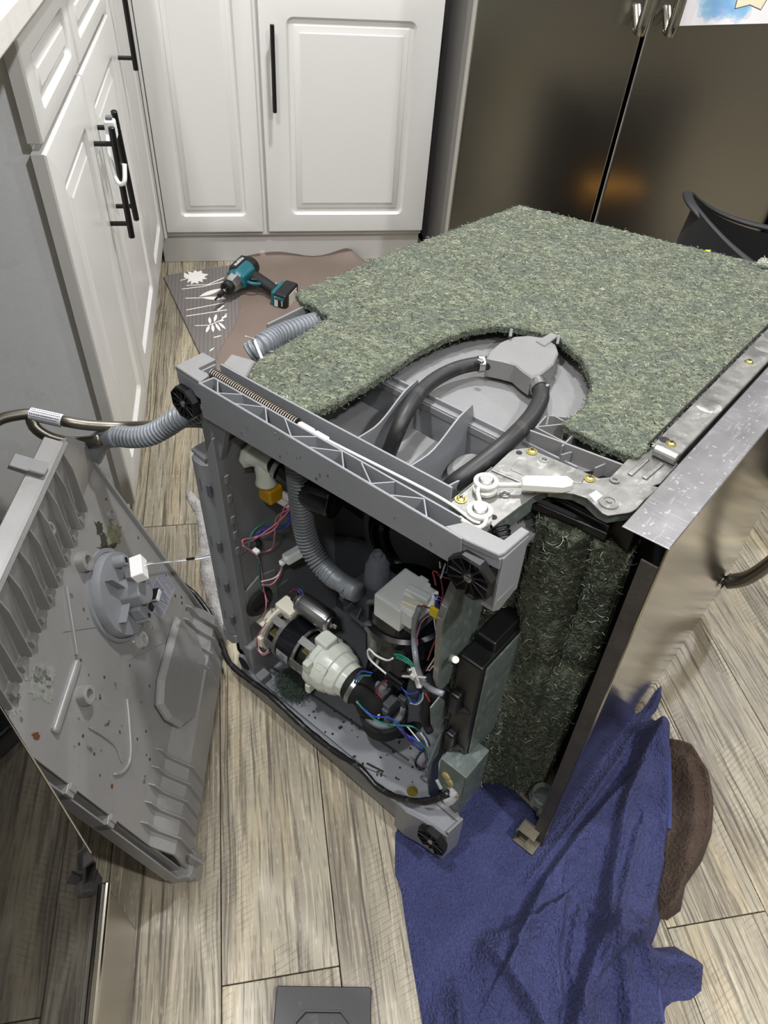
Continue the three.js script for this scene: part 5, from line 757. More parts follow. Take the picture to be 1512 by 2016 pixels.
  part('curved_bead', sweep([[.1359,.2429,.001],[.1106,.2261,.001],[.0845,.2105,.001],[.0664,.2039,.001],[.0536,.2064,.001],[.0405,.2164,.001],[.0325,.2307,.001]], 0.0024, { n: 10 }), PAN, T); part('curved_bead', sweep([[.0609,.3026,.001],[.0654,.2697,.001],[.0657,.2408,.001],[.0543,.22,.001]], 0.0016, { n: 8 }), PAN, T);
  part('panel_line', [bar([0.30, 0.31, 0.0005], [0.335, 0.20, 0.0005], 0.002, 0.0016, [0, 0, 1]), bar([0.19, 0.26, 0.0005], [0.30, 0.16, 0.0005], 0.0016, 0.0012, [0, 0, 1]), bar([0.14, 0.40, 0.0005], [0.225, 0.30, 0.0005], 0.0012, 0.001, [0, 0, 1])], PAN, T);
  // dirt of its own: blots with an outline
  const blot = (name, pts, col, seed, rough = 0.8) => { const r = rng(seed), C0 = pts.reduce((a, p) => [a[0] + p[0] / pts.length, a[1] + p[1] / pts.length], [0, 0]); const P = []; for (let i = 0; i < pts.length; i++) { const a = pts[i], b = pts[(i + 1) % pts.length]; for (let k = 0; k < 6; k++) { const t = k / 6, w = 0.75 + 0.5 * r(); P.push([C0[0] + (a[0] + (b[0] - a[0]) * t - C0[0]) * w, C0[1] + (a[1] + (b[1] - a[1]) * t - C0[1]) * w]); } } return prism('z', P, 0.0001, 0.0007, 0); };
  const grime = std({ color: 0x2e2c22, roughness: 0.9 }), mould = std({ map: speckled([0.42, 0.42, 0.33], 0.6, 0.6, 505, 0.03), roughness: 0.95 });
  part('grime', [blot('g', [[.3203,.4133],[.3314,.3996],[.319,.3911],[.3075,.3992]], 0, 1), blot('g', [[.3123,.3961],[.3225,.3872],[.3084,.3695],[.2935,.3818]], 0, 2), blot('g', [[.291,.3913],[.3333,.3553],[.3176,.3568],[.2941,.3767]], 0, 3)], grime, T).userData.kind = 'stuff';
  part('mould', [blot('m', [[.3486,.3882],[.3624,.3626],[.3385,.3519],[.3101,.3675],[.3172,.382]], 0, 4)], mould, T).userData.kind = 'stuff';
  const rs = []; { const r = rng(8); for (let i = 0; i < 26; i++) rs.push(turn([[0, 0.0008], [0.0012 + r() * 0.0012, 0.0004], [0.0024, 0]], [0.02 + r() * 0.36, 0.15 + r() * 0.29, 0.0001], [0, 0, 1], 7)); for (const p of [[.3654,.184],[.3763,.1657],[.368,.1607],[.367,.1432],[.3538,.1287],[.3514,.12]]) rs.push(turn([[0, 0.001], [0.0022, 0.0006], [0.003, 0]], [p[0], p[1], 0.0001], [0, 0, 1], 8)); }
  part('crumbs', rs, std({ color: 0x3a3325, roughness: 0.9 }), T).userData.kind = 'stuff'; part('rust_blot', [blot('r', [[.0052,.3929],[.0115,.3867],[.0088,.3775],[.002,.3835]], 0, 6), blot('r', [[.0192,.2304],[.0211,.2262],[.0166,.2242],[.0148,.2283]], 0, 7)], std({ color: 0x5b3313, roughness: 0.7 }), T).userData.kind = 'stuff';
  const res = []; for (let i = 0; i < 9; i++) { const r = rng(40 + i), cx = 0.02 + r() * 0.06, cy = 0.385 + r() * 0.055; res.push(blot('p', circle(cx, cy, 0.006 + r() * 0.010, 7), 0, 60 + i)); }
  part('lime_residue', res, std({ map: speckled([0.52, 0.53, 0.50], 0.25, 0.15, 507, 0.04), roughness: 0.4 }), T).userData.kind = 'stuff';
  const dr = []; { const r = rng(12); for (let i = 0; i < 40; i++) { const R = 0.0012 + r() * 0.0022; dr.push(new THREE.SphereGeometry(R, 10, 6).scale(1, 1.2, 0.35).translate(0.0 + r() * 0.36, 0.155 + r() * 0.28, 0.0002)); } }
  part('water_drops', dr, phy({ color: 0xffffff, transmission: 1, thickness: 0.002, ior: 1.33, roughness: 0.02 }), T).userData.kind = 'stuff';
}
// ---------------------------------------------------------------- braided supply hose
{
  const braid = std({ map: tex(128, 128, 0.012, 0.012, true, (u, v) => { const a = Math.abs(Math.sin((u + v) * Math.PI * 4)), b = Math.abs(Math.sin((u - v) * Math.PI * 4)); return [0.40, 0.385, 0.35].map((c) => c * 0.5 + 0.75 * c * Math.max(a, b)); }), metalness: 0.85, roughness: 0.38 });
  const t = thing('supply_hose', 'braided steel water hose with a white tag in front of the cabinet side', 'hose', null);
  const P = [[-.364,.5152,-.8213],[-.3456,.5208,-.8335],[-.3277,.5209,-.8407],[-.3086,.5183,-.846],[-.289,.5114,-.8477],[-.2661,.5145,-.8317],[-.2417,.506,-.8326],[-.2164,.4999,-.8349],[-.187,.4947,-.8379],[-.1504,.5033,-.8263],[-.1163,.5021,-.8308],[-.0856,.512,-.8168],[-.0634,.5057,-.8139]];
  part('braided_tube', sweep(P, 0.0075, { n: 16, step: 0.004 }), braid, t);
  const cv = document.createElement('canvas'); cv.width = 512; cv.height = 160; const c = cv.getContext('2d'), r = rng(33); c.fillStyle = '#e4e5ea'; c.fillRect(0, 0, 512, 160); c.fillStyle = '#50525e'; for (let k = 0; k < 6; k++) { let x = 14; while (x < 470) { const w = 6 + r() * 26; c.fillRect(x, 20 + k * 21, w, k === 2 ? 11 : 7); x += w + 6; } }
  const tx = new THREE.CanvasTexture(cv); tx.colorSpace = THREE.SRGBColorSpace; tx.wrapS = tx.wrapT = THREE.RepeatWrapping;
  const a = new THREE.Vector3(...P[3]), b = new THREE.Vector3(...P[5]), d = b.clone().sub(a), L2 = d.length(); d.normalize();
  const up = new THREE.Vector3(0, 1, 0).addScaledVector(d, -d.y).normalize(), sd = new THREE.Vector3().crossVectors(d, up);
  part('printed_tag', sheet(8, 16, (u, v) => { const an = -0.5 + v * 3.0, q = a.clone().addScaledVector(d, u * L2).addScaledVector(up, Math.cos(an) * 0.0092).addScaledVector(sd, Math.sin(an) * 0.0092); return q.toArray(); }, { uv: (u, v) => [u, 1 - v] }), std({ map: tx, roughness: 0.4, side: THREE.DoubleSide }), t, 'white wrap-round tag with small print');
  part('return_loop', sweep([[-.3091,.5145,-.843],[-.3078,.5055,-.8366],[-.3014,.4975,-.8327],[-.29,.489,-.83],[-.2719,.4808,-.8296],[-.2517,.4762,-.8322],[-.2227,.4861,-.8222]], 0.0085, { n: 14, e: 0.8, up: [0, 0, 1] }), braid, t);
}
// ---------------------------------------------------------------- mats
{
  const cv = document.createElement('canvas'); cv.width = 1024; cv.height = 1024; const c = cv.getContext('2d');
  const X = -0.29, Z = -2.36, S = 1024 / 0.65, q = (p) => [(p[0] - X) * S, (p[1] - Z) * S];
  c.fillStyle = '#6f6a66'; c.fillRect(0, 0, 1024, 1024);
  for (let i = 0; i < 1024; i += 9) { c.fillStyle = i % 18 ? 'rgba(40,36,34,0.16)' : 'rgba(150,145,140,0.14)'; c.fillRect(i, 0, 4, 1024); }
  c.strokeStyle = '#e6e2dc'; c.fillStyle = '#e6e2dc'; c.lineCap = 'round';
  const line = (P, w) => { c.lineWidth = w; c.beginPath(); P.map(q).forEach((p, i) => i ? c.lineTo(...p) : c.moveTo(...p)); c.stroke(); };
  const poly = (P) => { c.beginPath(); P.map(q).forEach((p, i) => i ? c.lineTo(...p) : c.moveTo(...p)); c.closePath(); c.fill(); };
  const leaf = (a, b, w) => { a = q(a); b = q(b); const dx = b[0] - a[0], dy = b[1] - a[1], l = Math.hypot(dx, dy), nx = -dy / l * w, ny = dx / l * w, m = [(a[0] + b[0]) / 2, (a[1] + b[1]) / 2]; c.beginPath(); c.moveTo(...a); c.quadraticCurveTo(m[0] + nx, m[1] + ny, ...b); c.quadraticCurveTo(m[0] - nx, m[1] - ny, ...a); c.fill(); };
  poly([[-.2132,-2.2516],[-.1968,-2.2339],[-.2022,-2.2616],[-.1843,-2.2472],[-.1799,-2.2712],[-.1699,-2.2535],[-.1572,-2.2634],[-.1553,-2.2426],[-.1343,-2.235],[-.1486,-2.2185],[-.1389,-2.2046],[-.1548,-2.2019],[-.1514,-2.1818],[-.1658,-2.1923],[-.1671,-2.1725],[-.1782,-2.1829],[-.189,-2.1701],[-.1895,-2.1933],[-.2018,-2.1805],[-.1977,-2.2069],[-.2122,-2.2176]]); line([[-.2211,-2.1978],[-.19,-2.2167]], 7);
  for (const p of [[[-.2147,-2.142],[-.1511,-2.1555],[-.0783,-2.1888]], [[-.2013,-2.1641],[-.1355,-2.1679],[-.0877,-2.2094]], [[-.2023,-2.0845],[-.1504,-2.0852],[-.0887,-2.0855]], [[-.1974,-2.0143],[-.1423,-2.0326],[-.089,-2.0513]], [[-.1965,-1.9789],[-.1374,-1.9935],[-.0803,-2.0084]]]) line(p, 7);
  leaf(...[[-.1627,-2.092],[-.0946,-2.1401]], 34); leaf(...[[-.1565,-2.0855],[-.0796,-2.0757]], 30);
  line([[-.1704,-1.9232],[-.1311,-1.9238],[-.0958,-1.9504],[-.0806,-1.9847]], 6);
  for (const [a, b] of [[[[-.1311,-1.9238]], [[-.1395,-1.8825]]], [[[-.1224,-1.929]], [[-.1194,-1.8841]]], [[[-.1135,-1.9342]], [[-.0991,-1.8885]]], [[[-.1047,-1.9394]], [[-.0844,-1.8988]]], [[[-.1282,-1.9293]], [[-.1313,-1.9697]]], [[[-.1165,-1.9401]], [[-.1105,-1.9862]]], [[[-.1047,-1.9452]], [[-.0869,-1.95]]], [[[-.0957,-1.962]], [[-.0777,-1.9727]]]]) leaf(a[0], b[0], 14);
  line([[-.1165,-1.8566],[-.0992,-1.8638]], 7); leaf(...[[-.1304,-1.7836],[-.1164,-1.8035]], 8); line([[-.1045,-2.0096],[-.0892,-2.033]], 10);
  const tx = new THREE.CanvasTexture(cv); tx.colorSpace = THREE.SRGBColorSpace;
  const E = [[-.2755,-2.2234],[-.2635,-2.2364],[-.0372,-2.3053],[.0397,-2.1607],[.1484,-1.7452],[.0675,-1.6041],[-.0661,-1.6138],[-.1495,-1.7493]];
  const g = prism('y', E, 0.0004, 0.006, 0.0012); clean(g); const p = g.attributes.position, uv = new Float32Array(p.count * 2); for (let i = 0; i < p.count; i++) { uv[2 * i] = (p.getX(i) - X) / 0.65; uv[2 * i + 1] = 1 - (p.getZ(i) - Z) / 0.65; } g.setAttribute('uv', new THREE.BufferAttribute(uv, 2)); g.userData.keep = true;
  tag(mesh('floor_mat', g, std({ map: tx, roughness: 0.8 })), 'grey floor mat with white leaf print under the brown mat', 'mat');
}
const nearest = (P, x, y) => { let best = 1e9, bx = x, by = y; for (let i = 0; i < P.length; i++) { const a = P[i], b = P[(i + 1) % P.length], dx = b[0] - a[0], dy = b[1] - a[1], l = dx * dx + dy * dy || 1e-12, t = Math.max(0, Math.min(1, ((x - a[0]) * dx + (y - a[1]) * dy) / l)), px = a[0] + dx * t, py = a[1] + dy * t, d = Math.hypot(x - px, y - py); if (d < best) { best = d; bx = px; by = py; } } return [best, bx, by]; };
// cloth lying on the floor: outline in [x, z], height function of x, z and distance from the edge
function floorCloth(P, step, height, uvs) {
  const xs = P.map((p) => p[0]), zs = P.map((p) => p[1]), xa = Math.min(...xs) - step, xb = Math.max(...xs) + step, za = Math.min(...zs) - step, zb = Math.max(...zs) + step, nx = Math.ceil((xb - xa) / step), nz = Math.ceil((zb - za) / step);
  const pos = [], uv = [], idx = [], inn = [], low = [];
  for (let j = 0; j <= nz; j++) for (let i = 0; i <= nx; i++) { let x = xa + i * step, z = za + j * step; const ok = inside(P, x, z), [d, bx, bz] = nearest(P, x, z); inn.push(ok || d < step * 0.75); let D2 = d; if (!ok) { x = bx; z = bz; D2 = 0; } const y = height(x, z, D2); pos.push(x, y, z); uv.push(x, z); }
  const id = (i, j) => j * (nx + 1) + i;
  for (let j = 0; j < nz; j++) for (let i = 0; i < nx; i++) { const a = id(i, j), b = id(i + 1, j), c = id(i, j + 1), d = id(i + 1, j + 1); if (inn[a] && inn[b] && inn[c]) idx.push(a, c, b); if (inn[b] && inn[c] && inn[d]) idx.push(b, c, d); }
  const g = new THREE.BufferGeometry(); g.setAttribute('position', new THREE.Float32BufferAttribute(pos, 3)); g.setAttribute('uv', new THREE.Float32BufferAttribute(uv, 2)); g.setIndex(idx); g.computeVertexNormals(); g.userData.keep = true; return g;
}
const ridgeAt = (R, x, z) => { let h = 0; for (const [pts, amp, w, w2] of R) { let best = 1e9, side = 0; for (let i = 0; i + 1 < pts.length; i++) { const a = pts[i], b = pts[i + 1], dx = b[0] - a[0], dz = b[1] - a[1], t = Math.max(0, Math.min(1, ((x - a[0]) * dx + (z - a[1]) * dz) / (dx * dx + dz * dz))), d = Math.hypot(x - a[0] - dx * t, z - a[1] - dz * t); if (d < best) { best = d; side = dx * (z - a[1]) - dz * (x - a[0]); } } const ww = side > 0 ? w : (w2 ?? w); h += amp * (ww > 0.0145 ? Math.exp(-best / ww) : Math.exp(-best * best / (2 * ww * ww))); } return h; };
const wob = (x, z, f, s) => fbm(((x * f) % 1 + 1) % 1, ((z * f) % 1 + 1) % 1, 4, 4, 3, s) - 0.5;
{
  const P = [[-.0356,-2.3749],[-.0182,-2.3894],[.2247,-2.3903],[.275,-2.3659],[.4229,-2.2864],[.4776,-2.0116],[.2781,-1.7368],[.0675,-1.6041],[-.1191,-1.7125],[-.1052,-1.7872],[-.085,-1.844],[-.0577,-1.9198],[-.0441,-2.0006],[-.0387,-2.0991],[-.0459,-2.2044],[-.0406,-2.3018]];
  const back = [[-.0356,-2.3749],[.2247,-2.3903],[.3431,-2.3449]];
  const g = floorCloth(P, 0.005, (x, z, d) => { const k = nearest(back, x, z)[0]; return 0.0075 + 0.030 * Math.exp(-k * k / (2 * 0.030 * 0.030)) * (0.75 + 0.5 * Math.sin(x * 22)) + 0.003 * wob(x, z, 3, 5) - (d < 1e-6 ? 0.003 : 0); });
  const m = mesh('floor_mat', g, std({ map: speckled([0.46, 0.405, 0.365], 0.05, 0.05, 601, 0.3), roughness: 0.62, side: THREE.DoubleSide, bumpMap: grainBump, bumpScale: 0.0001 })); tag(m, 'plain brown floor mat with curled edge under the impact driver', 'mat');
  mesh('mat_rim', sweep([...back.map((p) => [p[0], 0.040, p[1]])], 0.0028, { n: 8 }), std({ color: 0x3a322c, roughness: 0.7 }), m);
}
// ---------------------------------------------------------------- impact driver on the brown mat
{
  const T = thing('impact_driver', 'black and teal cordless impact driver lying on the brown mat', 'power tool', null);
  const nose = new THREE.Vector3(-0.0680, 0.052, -2.066), rear = new THREE.Vector3(0.012, 0.058, -2.205), ax = rear.clone().sub(nose).normalize();       // body axis
  const grip = new THREE.Vector3(0.9, -0.06, 0.42).normalize(), up = new THREE.Vector3().crossVectors(grip, ax).normalize(); if (up.y < 0) up.negate();
  T.position.set(0, 0, 0);
  const teal = phy({ color: 0x14606a, roughness: 0.42 }), blk = phy({ color: 0x121314, roughness: 0.5 });
  const N = (k, g = 0, u = 0) => nose.clone().addScaledVector(ax, k).addScaledVector(grip, g).addScaledVector(up, u).toArray();
  part('motor_housing', turn([[0.024, 0.034], [0.030, 0.040], [0.032, 0.06], [0.032, 0.125], [0.030, 0.142], [0.022, 0.150], [0, 0.152]], nose, ax, 28), blk, T, 'black motor housing'); part('teal_shell', [turn([[0.027, 0.033], [0.0325, 0.042], [0.0332, 0.07], [0.0330, 0.108], [0.032, 0.112]], nose, ax, 28).applyMatrix4(new THREE.Matrix4()), bar(N(0.035, 0.018, 0.002), N(0.105, 0.022, 0.002), 0.028, 0.046, up, 0.008)], teal, T, 'teal shell');
  part('top_band', bar(N(0.044, -0.012, 0.018), N(0.14, -0.010, 0.018), 0.034, 0.034, up, 0.012), blk, T); part('gear_case', turn([[0.015, 0.0], [0.0225, 0.002], [0.0265, 0.012], [0.0275, 0.030], [0.0285, 0.036], [0, 0.036]], nose, ax, 8), M.alu, T, 'silver gear case'); part('nose_ring', turn([[0.008, -0.018], [0.019, -0.018], [0.0205, -0.014], [0.0205, -0.002], [0.016, 0.001], [0.008, 0.001]], nose, ax, 26), blk, T, 'black rubber nose ring');
  const bit = part('bit_holder', turn([[0.0, -0.085], [0.0028, -0.084], [0.0034, -0.07], [0.0034, -0.062], [0.0075, -0.060], [0.0075, -0.036], [0.0045, -0.033], [0.0045, -0.015], [0, -0.015]], nose, ax, 18), blk, T, 'black bit holder'); part('bit_collar', turn([[0.0058, -0.034], [0.0065, -0.033], [0.0065, -0.020], [0.0058, -0.018]], nose, ax, 18), M.alu, bit);
  part('handle', sweep([N(0.095, 0.02, -0.002), N(0.088, 0.045, -0.004), N(0.078, 0.075, -0.008), N(0.066, 0.11, -0.014), N(0.058, 0.126, -0.016)], 0.0205, { n: 18, e: 0.78, up: up.toArray() }), blk, T, 'black rubber grip'); part('trigger', bar(N(0.060, 0.036, 0), N(0.078, 0.062, -0.003), 0.014, 0.016, up, 0.005), blk, T); part('trigger_guard', sweep([N(0.046, 0.036, 0.002), N(0.046, 0.052, 0.0), N(0.060, 0.070, -0.004), N(0.07, 0.074, -0.006)], 0.005, { n: 8 }), teal, T);
  const B = (k, g, u) => N(0.04 + k, 0.128 + g, -0.016 + u);
  const bt = part('battery', [bar(B(-0.030, 0.030, 0), B(0.062, 0.030, 0), 0.046, 0.052, up, 0.009)], blk, T, 'black slide battery'); part('battery_foot', [bar(B(-0.026, 0.006, 0), B(0.052, 0.006, 0), 0.014, 0.050, up, 0.004), bar(B(-0.031, 0.016, 0.012), B(-0.029, 0.046, 0.012), 0.006, 0.010, up, 0.002)], teal, T); part('label', [bar(B(-0.0312, 0.020, 0), B(-0.0300, 0.020, 0), 0.012, 0.034, up, 0.0004), bar(B(-0.012, 0.0536, 0.0), B(0.040, 0.0536, 0.0), 0.0012, 0.040, up, 0.0004)], std({ color: 0xd9d5c2, roughness: 0.5 }), bt, 'pale label'); part('belt_screw', rod(B(0.02, -0.004, 0.026), B(0.02, -0.004, 0.031), 0.005, 12), M.alu, T);
  const cv = document.createElement('canvas'); cv.width = 256; cv.height = 64; const c = cv.getContext('2d'); c.fillStyle = '#121314'; c.fillRect(0, 0, 256, 64); c.fillStyle = '#d9e0e0'; c.font = 'italic bold 52px sans-serif'; c.textAlign = 'center'; c.textBaseline = 'middle'; c.fillText('makita', 128, 32); const tx = new THREE.CanvasTexture(cv); tx.colorSpace = THREE.SRGBColorSpace;
  const dm = std({ map: tx, roughness: 0.5, side: THREE.DoubleSide }); part('lettering', sheet(8, 2, (u, v) => N(0.05 + u * 0.078, -0.024 + (1 - v) * 0.02, 0.0356)), dm, T, 'pale maker lettering'); part('lettering', sheet(4, 2, (u, v) => B(-0.0316, 0.034 + (1 - v) * 0.010, -0.018 + u * 0.036)), dm, bt, 'pale maker lettering');
}
// ---------------------------------------------------------------- tool bag behind the dishwasher
{
  const T = thing('tool_bag', 'black fabric tool bag standing open behind the dishwasher', 'bag', null);
  const cl = std({ map: speckled([0.035, 0.035, 0.038], 0.3, 0.03, 611, 0.1), roughness: 0.85, side: THREE.DoubleSide });
  const R = (a) => { const c = Math.cos(a), s = Math.sin(a); return [1.22 + 0.30 * Math.sign(c) * Math.pow(Math.abs(c), 0.7), 0.515 + 0.035 * Math.cos(a * 2 + 0.6) + 0.03 * c * -1, -1.32 + 0.15 * Math.sign(s) * Math.pow(Math.abs(s), 0.7)]; };
  const rot = (p) => { const dx = p[0] - 1.25, dz = p[2] + 1.36, k = 0.5; return [1.25 + dx * Math.cos(k) - dz * Math.sin(k), p[1], -1.32 + dx * Math.sin(k) + dz * Math.cos(k)]; };
  part('shell', sheet(72, 12, (u, v) => { const p = rot(R(u * 6.28318)); const e = 1 + 0.05 * Math.sin(v * 3) + 0.015 * Math.sin(u * 40) * v * (1 - v); return [1.25 + (p[0] - 1.25) * e, 0.003 + (p[1] - 0.003) * v, -1.32 + (p[2] + 1.36) * e]; }), cl, T);
  part('floor_panel', sheet(8, 8, (u, v) => rot([0.97 + u * 0.56, 0.006, -1.49 + v * 0.26])), cl, T);
  const rim = Array.from({ length: 25 }, (_, i) => rot(R(i / 24 * 6.28318))); part('rim_binding', sweep(rim, 0.011, { n: 10, e: 0.5, up: [0, 1, 0], step: 0.015 }), std({ color: 0x141416, roughness: 0.6 }), T, 'black webbing rim'); part('handle_strap', sweep([rot([1.04, 0.46, -1.17]), rot([1.08, 0.44, -1.155]), rot([1.24, 0.42, -1.15]), rot([1.36, 0.44, -1.155]), rot([1.40, 0.46, -1.17])], 0.016, { n: 8, e: 0.25, up: [0, 0, 1] }), std({ color: 0x1d1d1f, roughness: 0.7 }), T);
  const y = thing('hand_drill', 'yellow and black drill seen only as a blurred reflection in the refrigerator', 'power tool', null), Y = phy({ color: 0xc88a12, roughness: 0.4 });
  const W = (x, y, z) => [1.08 + x, y + 0.101, -1.615 + z]; { const k = thing('tool_case', 'low black tool case hidden between the bag and the refrigerator', 'tool case', null); part('shell', box(0.93, 0.0, -1.73, 1.17, 0.10, -1.56, 0.01), M.blackMatte, k); part('lid_seam', box(0.929, 0.068, -1.731, 1.171, 0.072, -1.559, 0.001), M.black, k); }
  part('body', [sweep([W(-0.085, 0.235, 0), W(0, 0.245, 0), W(0.09, 0.24, 0.0)], (s, t) => 0.036 - 0.010 * t, { n: 16 })], Y, y); part('grip', sweep([W(-0.03, 0.225, 0), W(-0.045, 0.14, 0), W(-0.05, 0.06, 0)], 0.019, { n: 12 }), M.blackMatte, y); part('grip_base', sweep([W(-0.05, 0.07, -0.02), W(-0.02, 0.065, 0), W(0.02, 0.07, 0.01)], 0.016, { n: 12 }), Y, y); part('chuck', sweep([W(0.09, 0.24, 0), W(0.14, 0.24, 0)], (s, t) => 0.022 - 0.008 * t, { n: 14 }), M.blackMatte, y); part('battery', box(-0.055, 0, -0.04, 0.055, 0.055, 0.04, 0.008).translate(...W(-0.04, 0.001, 0)), M.blackMatte, y);
  const b = mesh('screwdriver', [rod([[.8357,.5871,-1.16]].map(([a, e]) => [a, e - 0.14, -1.16])[0], [[.8386,.5851,-1.16]].map(([a, e]) => [a, e, -1.16])[0], 0.006, 12)], phy({ color: 0xd6c313, roughness: 0.4 })); tag(b, 'yellow handle tip showing in the black bag just above the felt', 'screwdriver');
}
// ---------------------------------------------------------------- towels
const OUT = (x, z) => (x - 0.3901) * 0.632 + (z + 0.3653) * 0.775;    // distance outside the dishwasher door line
{
  const P = [[.1603,-.4117],[.1835,-.4403],[.2308,-.4671],[.3036,-.4831],[.3606,-.4667],[.3957,-.411],[.4288,-.4065],[.5365,-.502],[.6227,-.5593],[.6408,-.5621],[.66,-.5762],[.6852,-.5984],[.7035,-.6091],[.6922,-.5847],[.6709,-.5603],[.6525,-.5484],[.663,-.539],[.6696,-.5212],[.654,-.4818],[.6264,-.4132],[.5985,-.3504],[.5745,-.3071],[.5488,-.2667],[.526,-.2317],[.5069,-.2112],[.4966,-.2023],[.5348,-.1992],[.5582,-.1789],[.5649,-.1703],[.5473,-.142],[.5265,-.1344],[.5006,-.1359],[.4869,-.1309],[.4726,-.1067],[.4407,-.0626],[.3477,-.0567],[.2223,-.0867],[.1563,-.1177],[.1543,-.167],[.1532,-.2321],[.1536,-.2965],[.1547,-.3273],[.15,-.3529]];
  const R = [
    [[[.5717,-.489],[.4881,-.4207],[.4165,-.366],[.3743,-.3341],[.341,-.31]], 0.030, 0.030, 0.005], [[[.6306,-.5096],[.5216,-.3912],[.4792,-.3192],[.4227,-.232],[.3648,-.1588],[.3285,-.098]], 0.036, 0.006, 0.040],
    [[[.5256,-.4156],[.4446,-.3628],[.3667,-.3041],[.3214,-.2574],[.2949,-.2298]], 0.034, 0.005, 0.034], [[[.2495,-.2582],[.28,-.2473],[.3301,-.2516],[.3531,-.2634]], 0.026, 0.032, 0.004], [[[.1692,-.3756],[.2027,-.3438],[.2195,-.3151],[.241,-.2595],[.253,-.2372]], 0.030, 0.022, 0.005], [[[.2109,-.304],[.2079,-.2515],[.205,-.211],[.1964,-.1545],[.1904,-.1156]], 0.026, 0.028, 0.005],
    [[[.2565,-.2367],[.277,-.1972],[.3024,-.1472],[.3118,-.1019]], 0.030, 0.005, 0.034], [[[.6381,-.4991],[.5859,-.3742],[.5411,-.2957],[.4859,-.2306],[.452,-.2096]], 0.036, 0.030, 0.008], [[[.4772,-.1924],[.5126,-.1821],[.5474,-.1644]], 0.030, 0.012, 0.030], [[[.4209,-.2199],[.4281,-.1811],[.4235,-.1343],[.4114,-.0972]], 0.024, 0.006, 0.026], [[[.4616,-.2062],[.4693,-.1627],[.4613,-.1171]], 0.022, 0.020, 0.005], [[[.3773,-.3507],[.3191,-.3092],[.2463,-.2685]], -0.012, 0.010], [[[.5284,-.3503],[.4766,-.2834],[.4124,-.206]], 0.020, 0.005, 0.024], [[[.6049,-.5226],[.6128,-.4911]], 0.040, 0.020], [[[.695,-.6022],[.658,-.5565]], 0.026, 0.006],
    [[[.2755,-.3516],[.3274,-.3369],[.3695,-.342]], 0.016, 0.012], [[[.1696,-.2572],[.17,-.1903],[.1661,-.1406]], 0.018, 0.020, 0.006], [[[.3805,-.2793],[.3458,-.212],[.3332,-.1539]], 0.020, 0.020, 0.006], [[[.3003,-.3119],[.2724,-.2814],[.2596,-.262]], 0.014, 0.005, 0.018], [[[.3913,-.2439],[.3665,-.1965],[.3551,-.1448]], 0.016, 0.006, 0.02]];
  const h = (x, z, d) => { const o = OUT(x, z), k = ss(-0.004, 0.045, o), edge = 1 - Math.exp(-d / 0.010); const H = 0.006 + ridgeAt(R, x, z) * 1.15 + 0.024 * wob(x, z, 4.2, 61) + 0.010 * wob(x, z, 11, 63) + 0.004 * wob(x, z, 27, 65); return 0.0012 + edge * (0.006 * (1 - k) + k * Math.max(0.006, H)) * (d < 1e-6 ? 0 : 1); };
  const m = std({ map: terryCol([0.15, 0.165, 0.30], [0.27, 0.29, 0.455], 71), bumpMap: G.terry, bumpScale: 0.0045, roughness: 1, side: THREE.DoubleSide });
  const o = mesh('towel', floorCloth(P, 0.0028, h), m); tag(o, 'navy blue terry towel crumpled under the dishwasher corner', 'towel');
  const hem = (L, w) => { const pts = L.map((p) => [p[0], h(p[0], p[1], 0.012) + 0.0005, p[1]]); mesh('hem', sweep(pts, w, { n: 8, e: 0.35, up: [0, 1, 0] }), std({ color: 0x3a4272, roughness: 1 }), o); };
  hem([[.6532,-.5071],[.6399,-.4665],[.6168,-.4075],[.592,-.3532]], 0.0045); hem([[.4814,-.1941],[.4825,-.1689],[.478,-.1424],[.4681,-.1143]], 0.004);
}
{
  const P = [[.643,-.4897],[.664,-.51],[.6866,-.5002],[.7064,-.4719],[.7049,-.4263],[.6945,-.3884],[.6656,-.3387],[.6305,-.3031],[.586,-.2724],[.5643,-.2416],[.5389,-.233],[.5234,-.238],[.5281,-.2679],[.5846,-.3825]];
  const R = [[[[.651,-.486],[.6745,-.468],[.6812,-.4291],[.6667,-.3796],[.6401,-.3347],[.6043,-.3015],[.5641,-.2708],[.5394,-.243]], 0.036, 0.015, 0.014], [[[.6591,-.45],[.6494,-.3988],[.6157,-.3381],[.5803,-.2974]], 0.024, 0.010], [[[.6339,-.4225],[.6054,-.3593]], -0.006, 0.012]];
  const h = (x, z, d) => (0.0012 + (1 - Math.exp(-d / 0.007)) * (0.010 + ridgeAt(R, x, z) + 0.010 * wob(x, z, 9, 81))) * (d < 1e-6 ? 0.2 : 1);
  tag(mesh('towel', floorCloth(P, 0.0026, h), std({ map: terryCol([0.20, 0.155, 0.125], [0.345, 0.285, 0.235], 73), bumpMap: G.terry, bumpScale: 0.003, roughness: 1, side: THREE.DoubleSide })), 'brown terry towel bunched beside the navy towel', 'towel');
}
{
  const P = [[-.1798,-1.205],[-.1692,-1.2255],[-.1462,-1.1853],[-.1183,-1.0812],[-.0927,-.9787],[-.0706,-.8241],[-.0992,-.8043],[-.1228,-.8784],[-.1422,-.9573],[-.146,-1.0191],[-.1565,-1.1464]];
  const h = (x, z, d) => 0.001 + (1 - Math.exp(-d / 0.006)) * (0.012 + 0.022 * wob(x, z, 9, 91) + 0.012 * wob(x, z, 20, 93)) * (d < 1e-6 ? 0 : 1);
  tag(mesh('towel', floorCloth(P, 0.003, h), std({ map: terryCol([0.62, 0.61, 0.60], [0.78, 0.77, 0.76], 75), bumpMap: G.terry, bumpScale: 0.0025, roughness: 1, side: THREE.DoubleSide })), 'white cloth bunched on the floor behind the dishwasher rear edge', 'towel');
}
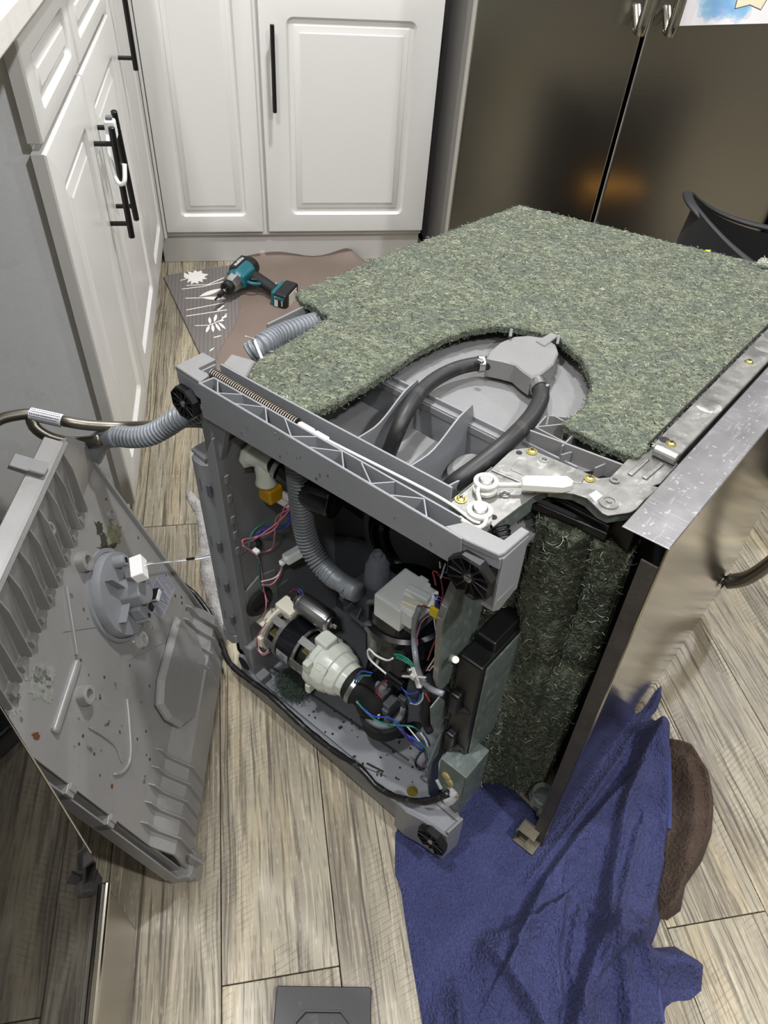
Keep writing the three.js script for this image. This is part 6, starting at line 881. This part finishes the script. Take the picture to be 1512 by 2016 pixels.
// ---------------------------------------------------------------- black cover plate at the lower edge
{
  const T = thing('cover_plate', 'black plate with a square opening on the floor nearest the camera', 'plate', null);
  const A = [-0.033, -0.234], B = [0.0921, -0.2135], th = Math.atan2(B[1] - A[1], B[0] - A[0]), w = Math.hypot(B[0] - A[0], B[1] - A[1]);
  T.position.set(A[0], 0, A[1]); T.rotation.y = -th;
  const oct = (x0, z0, x1, z1, c) => [[x0 + c, z0], [x1 - c, z0], [x1, z0 + c], [x1, z1 - c], [x1 - c, z1], [x0 + c, z1], [x0, z1 - c], [x0, z0 + c]];
  const m = phy({ map: speckled([0.10, 0.10, 0.105], 0.2, 0.25, 621, 0.15), roughness: 0.45 });
  part('plate', prism('y', rrect(0, 0, w, w, 0.003), 0.009, 0.0135, 0.001, [oct(0.028, 0.028, w - 0.028, w - 0.028, 0.012)]), m, T); part('recess', prism('y', oct(0.028, 0.028, w - 0.028, w - 0.028, 0.012), 0.004, 0.007, 0.0006, [oct(0.041, 0.043, w - 0.041, w - 0.043, 0.002)]), m, T); part('recess_wall', prism('y', oct(0.026, 0.026, w - 0.026, w - 0.026, 0.012), 0.0005, 0.0137, 0.0004, [oct(0.028, 0.028, w - 0.028, w - 0.028, 0.012)]), m, T); part('skirt', [box(0, 0, 0, w, 0.010, 0.002), box(0, 0, w - 0.002, w, 0.010, w), box(0, 0, 0, 0.002, 0.010, w), box(w - 0.002, 0, 0, w, 0.010, w)], m, T);
}
// ---------------------------------------------------------------- lint on the motor
{
  const c0 = [[.0742,.04,-.0409]][0], spot = (r) => { const a = r() * 6.283, b = Math.acos(2 * r() - 1), k = Math.pow(r(), 0.5); return { p: [c0[0] + 0.032 * k * Math.sin(b) * Math.cos(a), c0[1] + 0.014 * k * Math.cos(b) + 0.006, c0[2] + 0.024 * k * Math.sin(b) * Math.sin(a)], n: [Math.cos(a), 0.6, Math.sin(a)] }; };
  const o = mesh('lint_clump', hairs(2600, 51, spot, 0.022, 0.00035, 0.8), std({ color: 0x47544a, roughness: 1 })); o.position.copy(D.position); o.quaternion.copy(D.quaternion);
  tag(o, 'grey-green clump of lint caught below the white motor', 'lint'); o.userData.kind = 'stuff';
}
{
  const t = thing('tall_cabinet', 'dark blue-black panel at the right edge beside the refrigerator', 'cabinet', null);
  part('side', box(1.482, 0.001, -2.9, 1.50, 2.1, -1.80, 0.002), std({ color: 0x14161d, roughness: 0.4 }), t); part('front', box(1.5005, 0.001, -1.85, 2.1, 2.1, -1.80, 0.003), std({ color: 0x14161d, roughness: 0.4 }), t);
}
renderer.render(scene, camera);
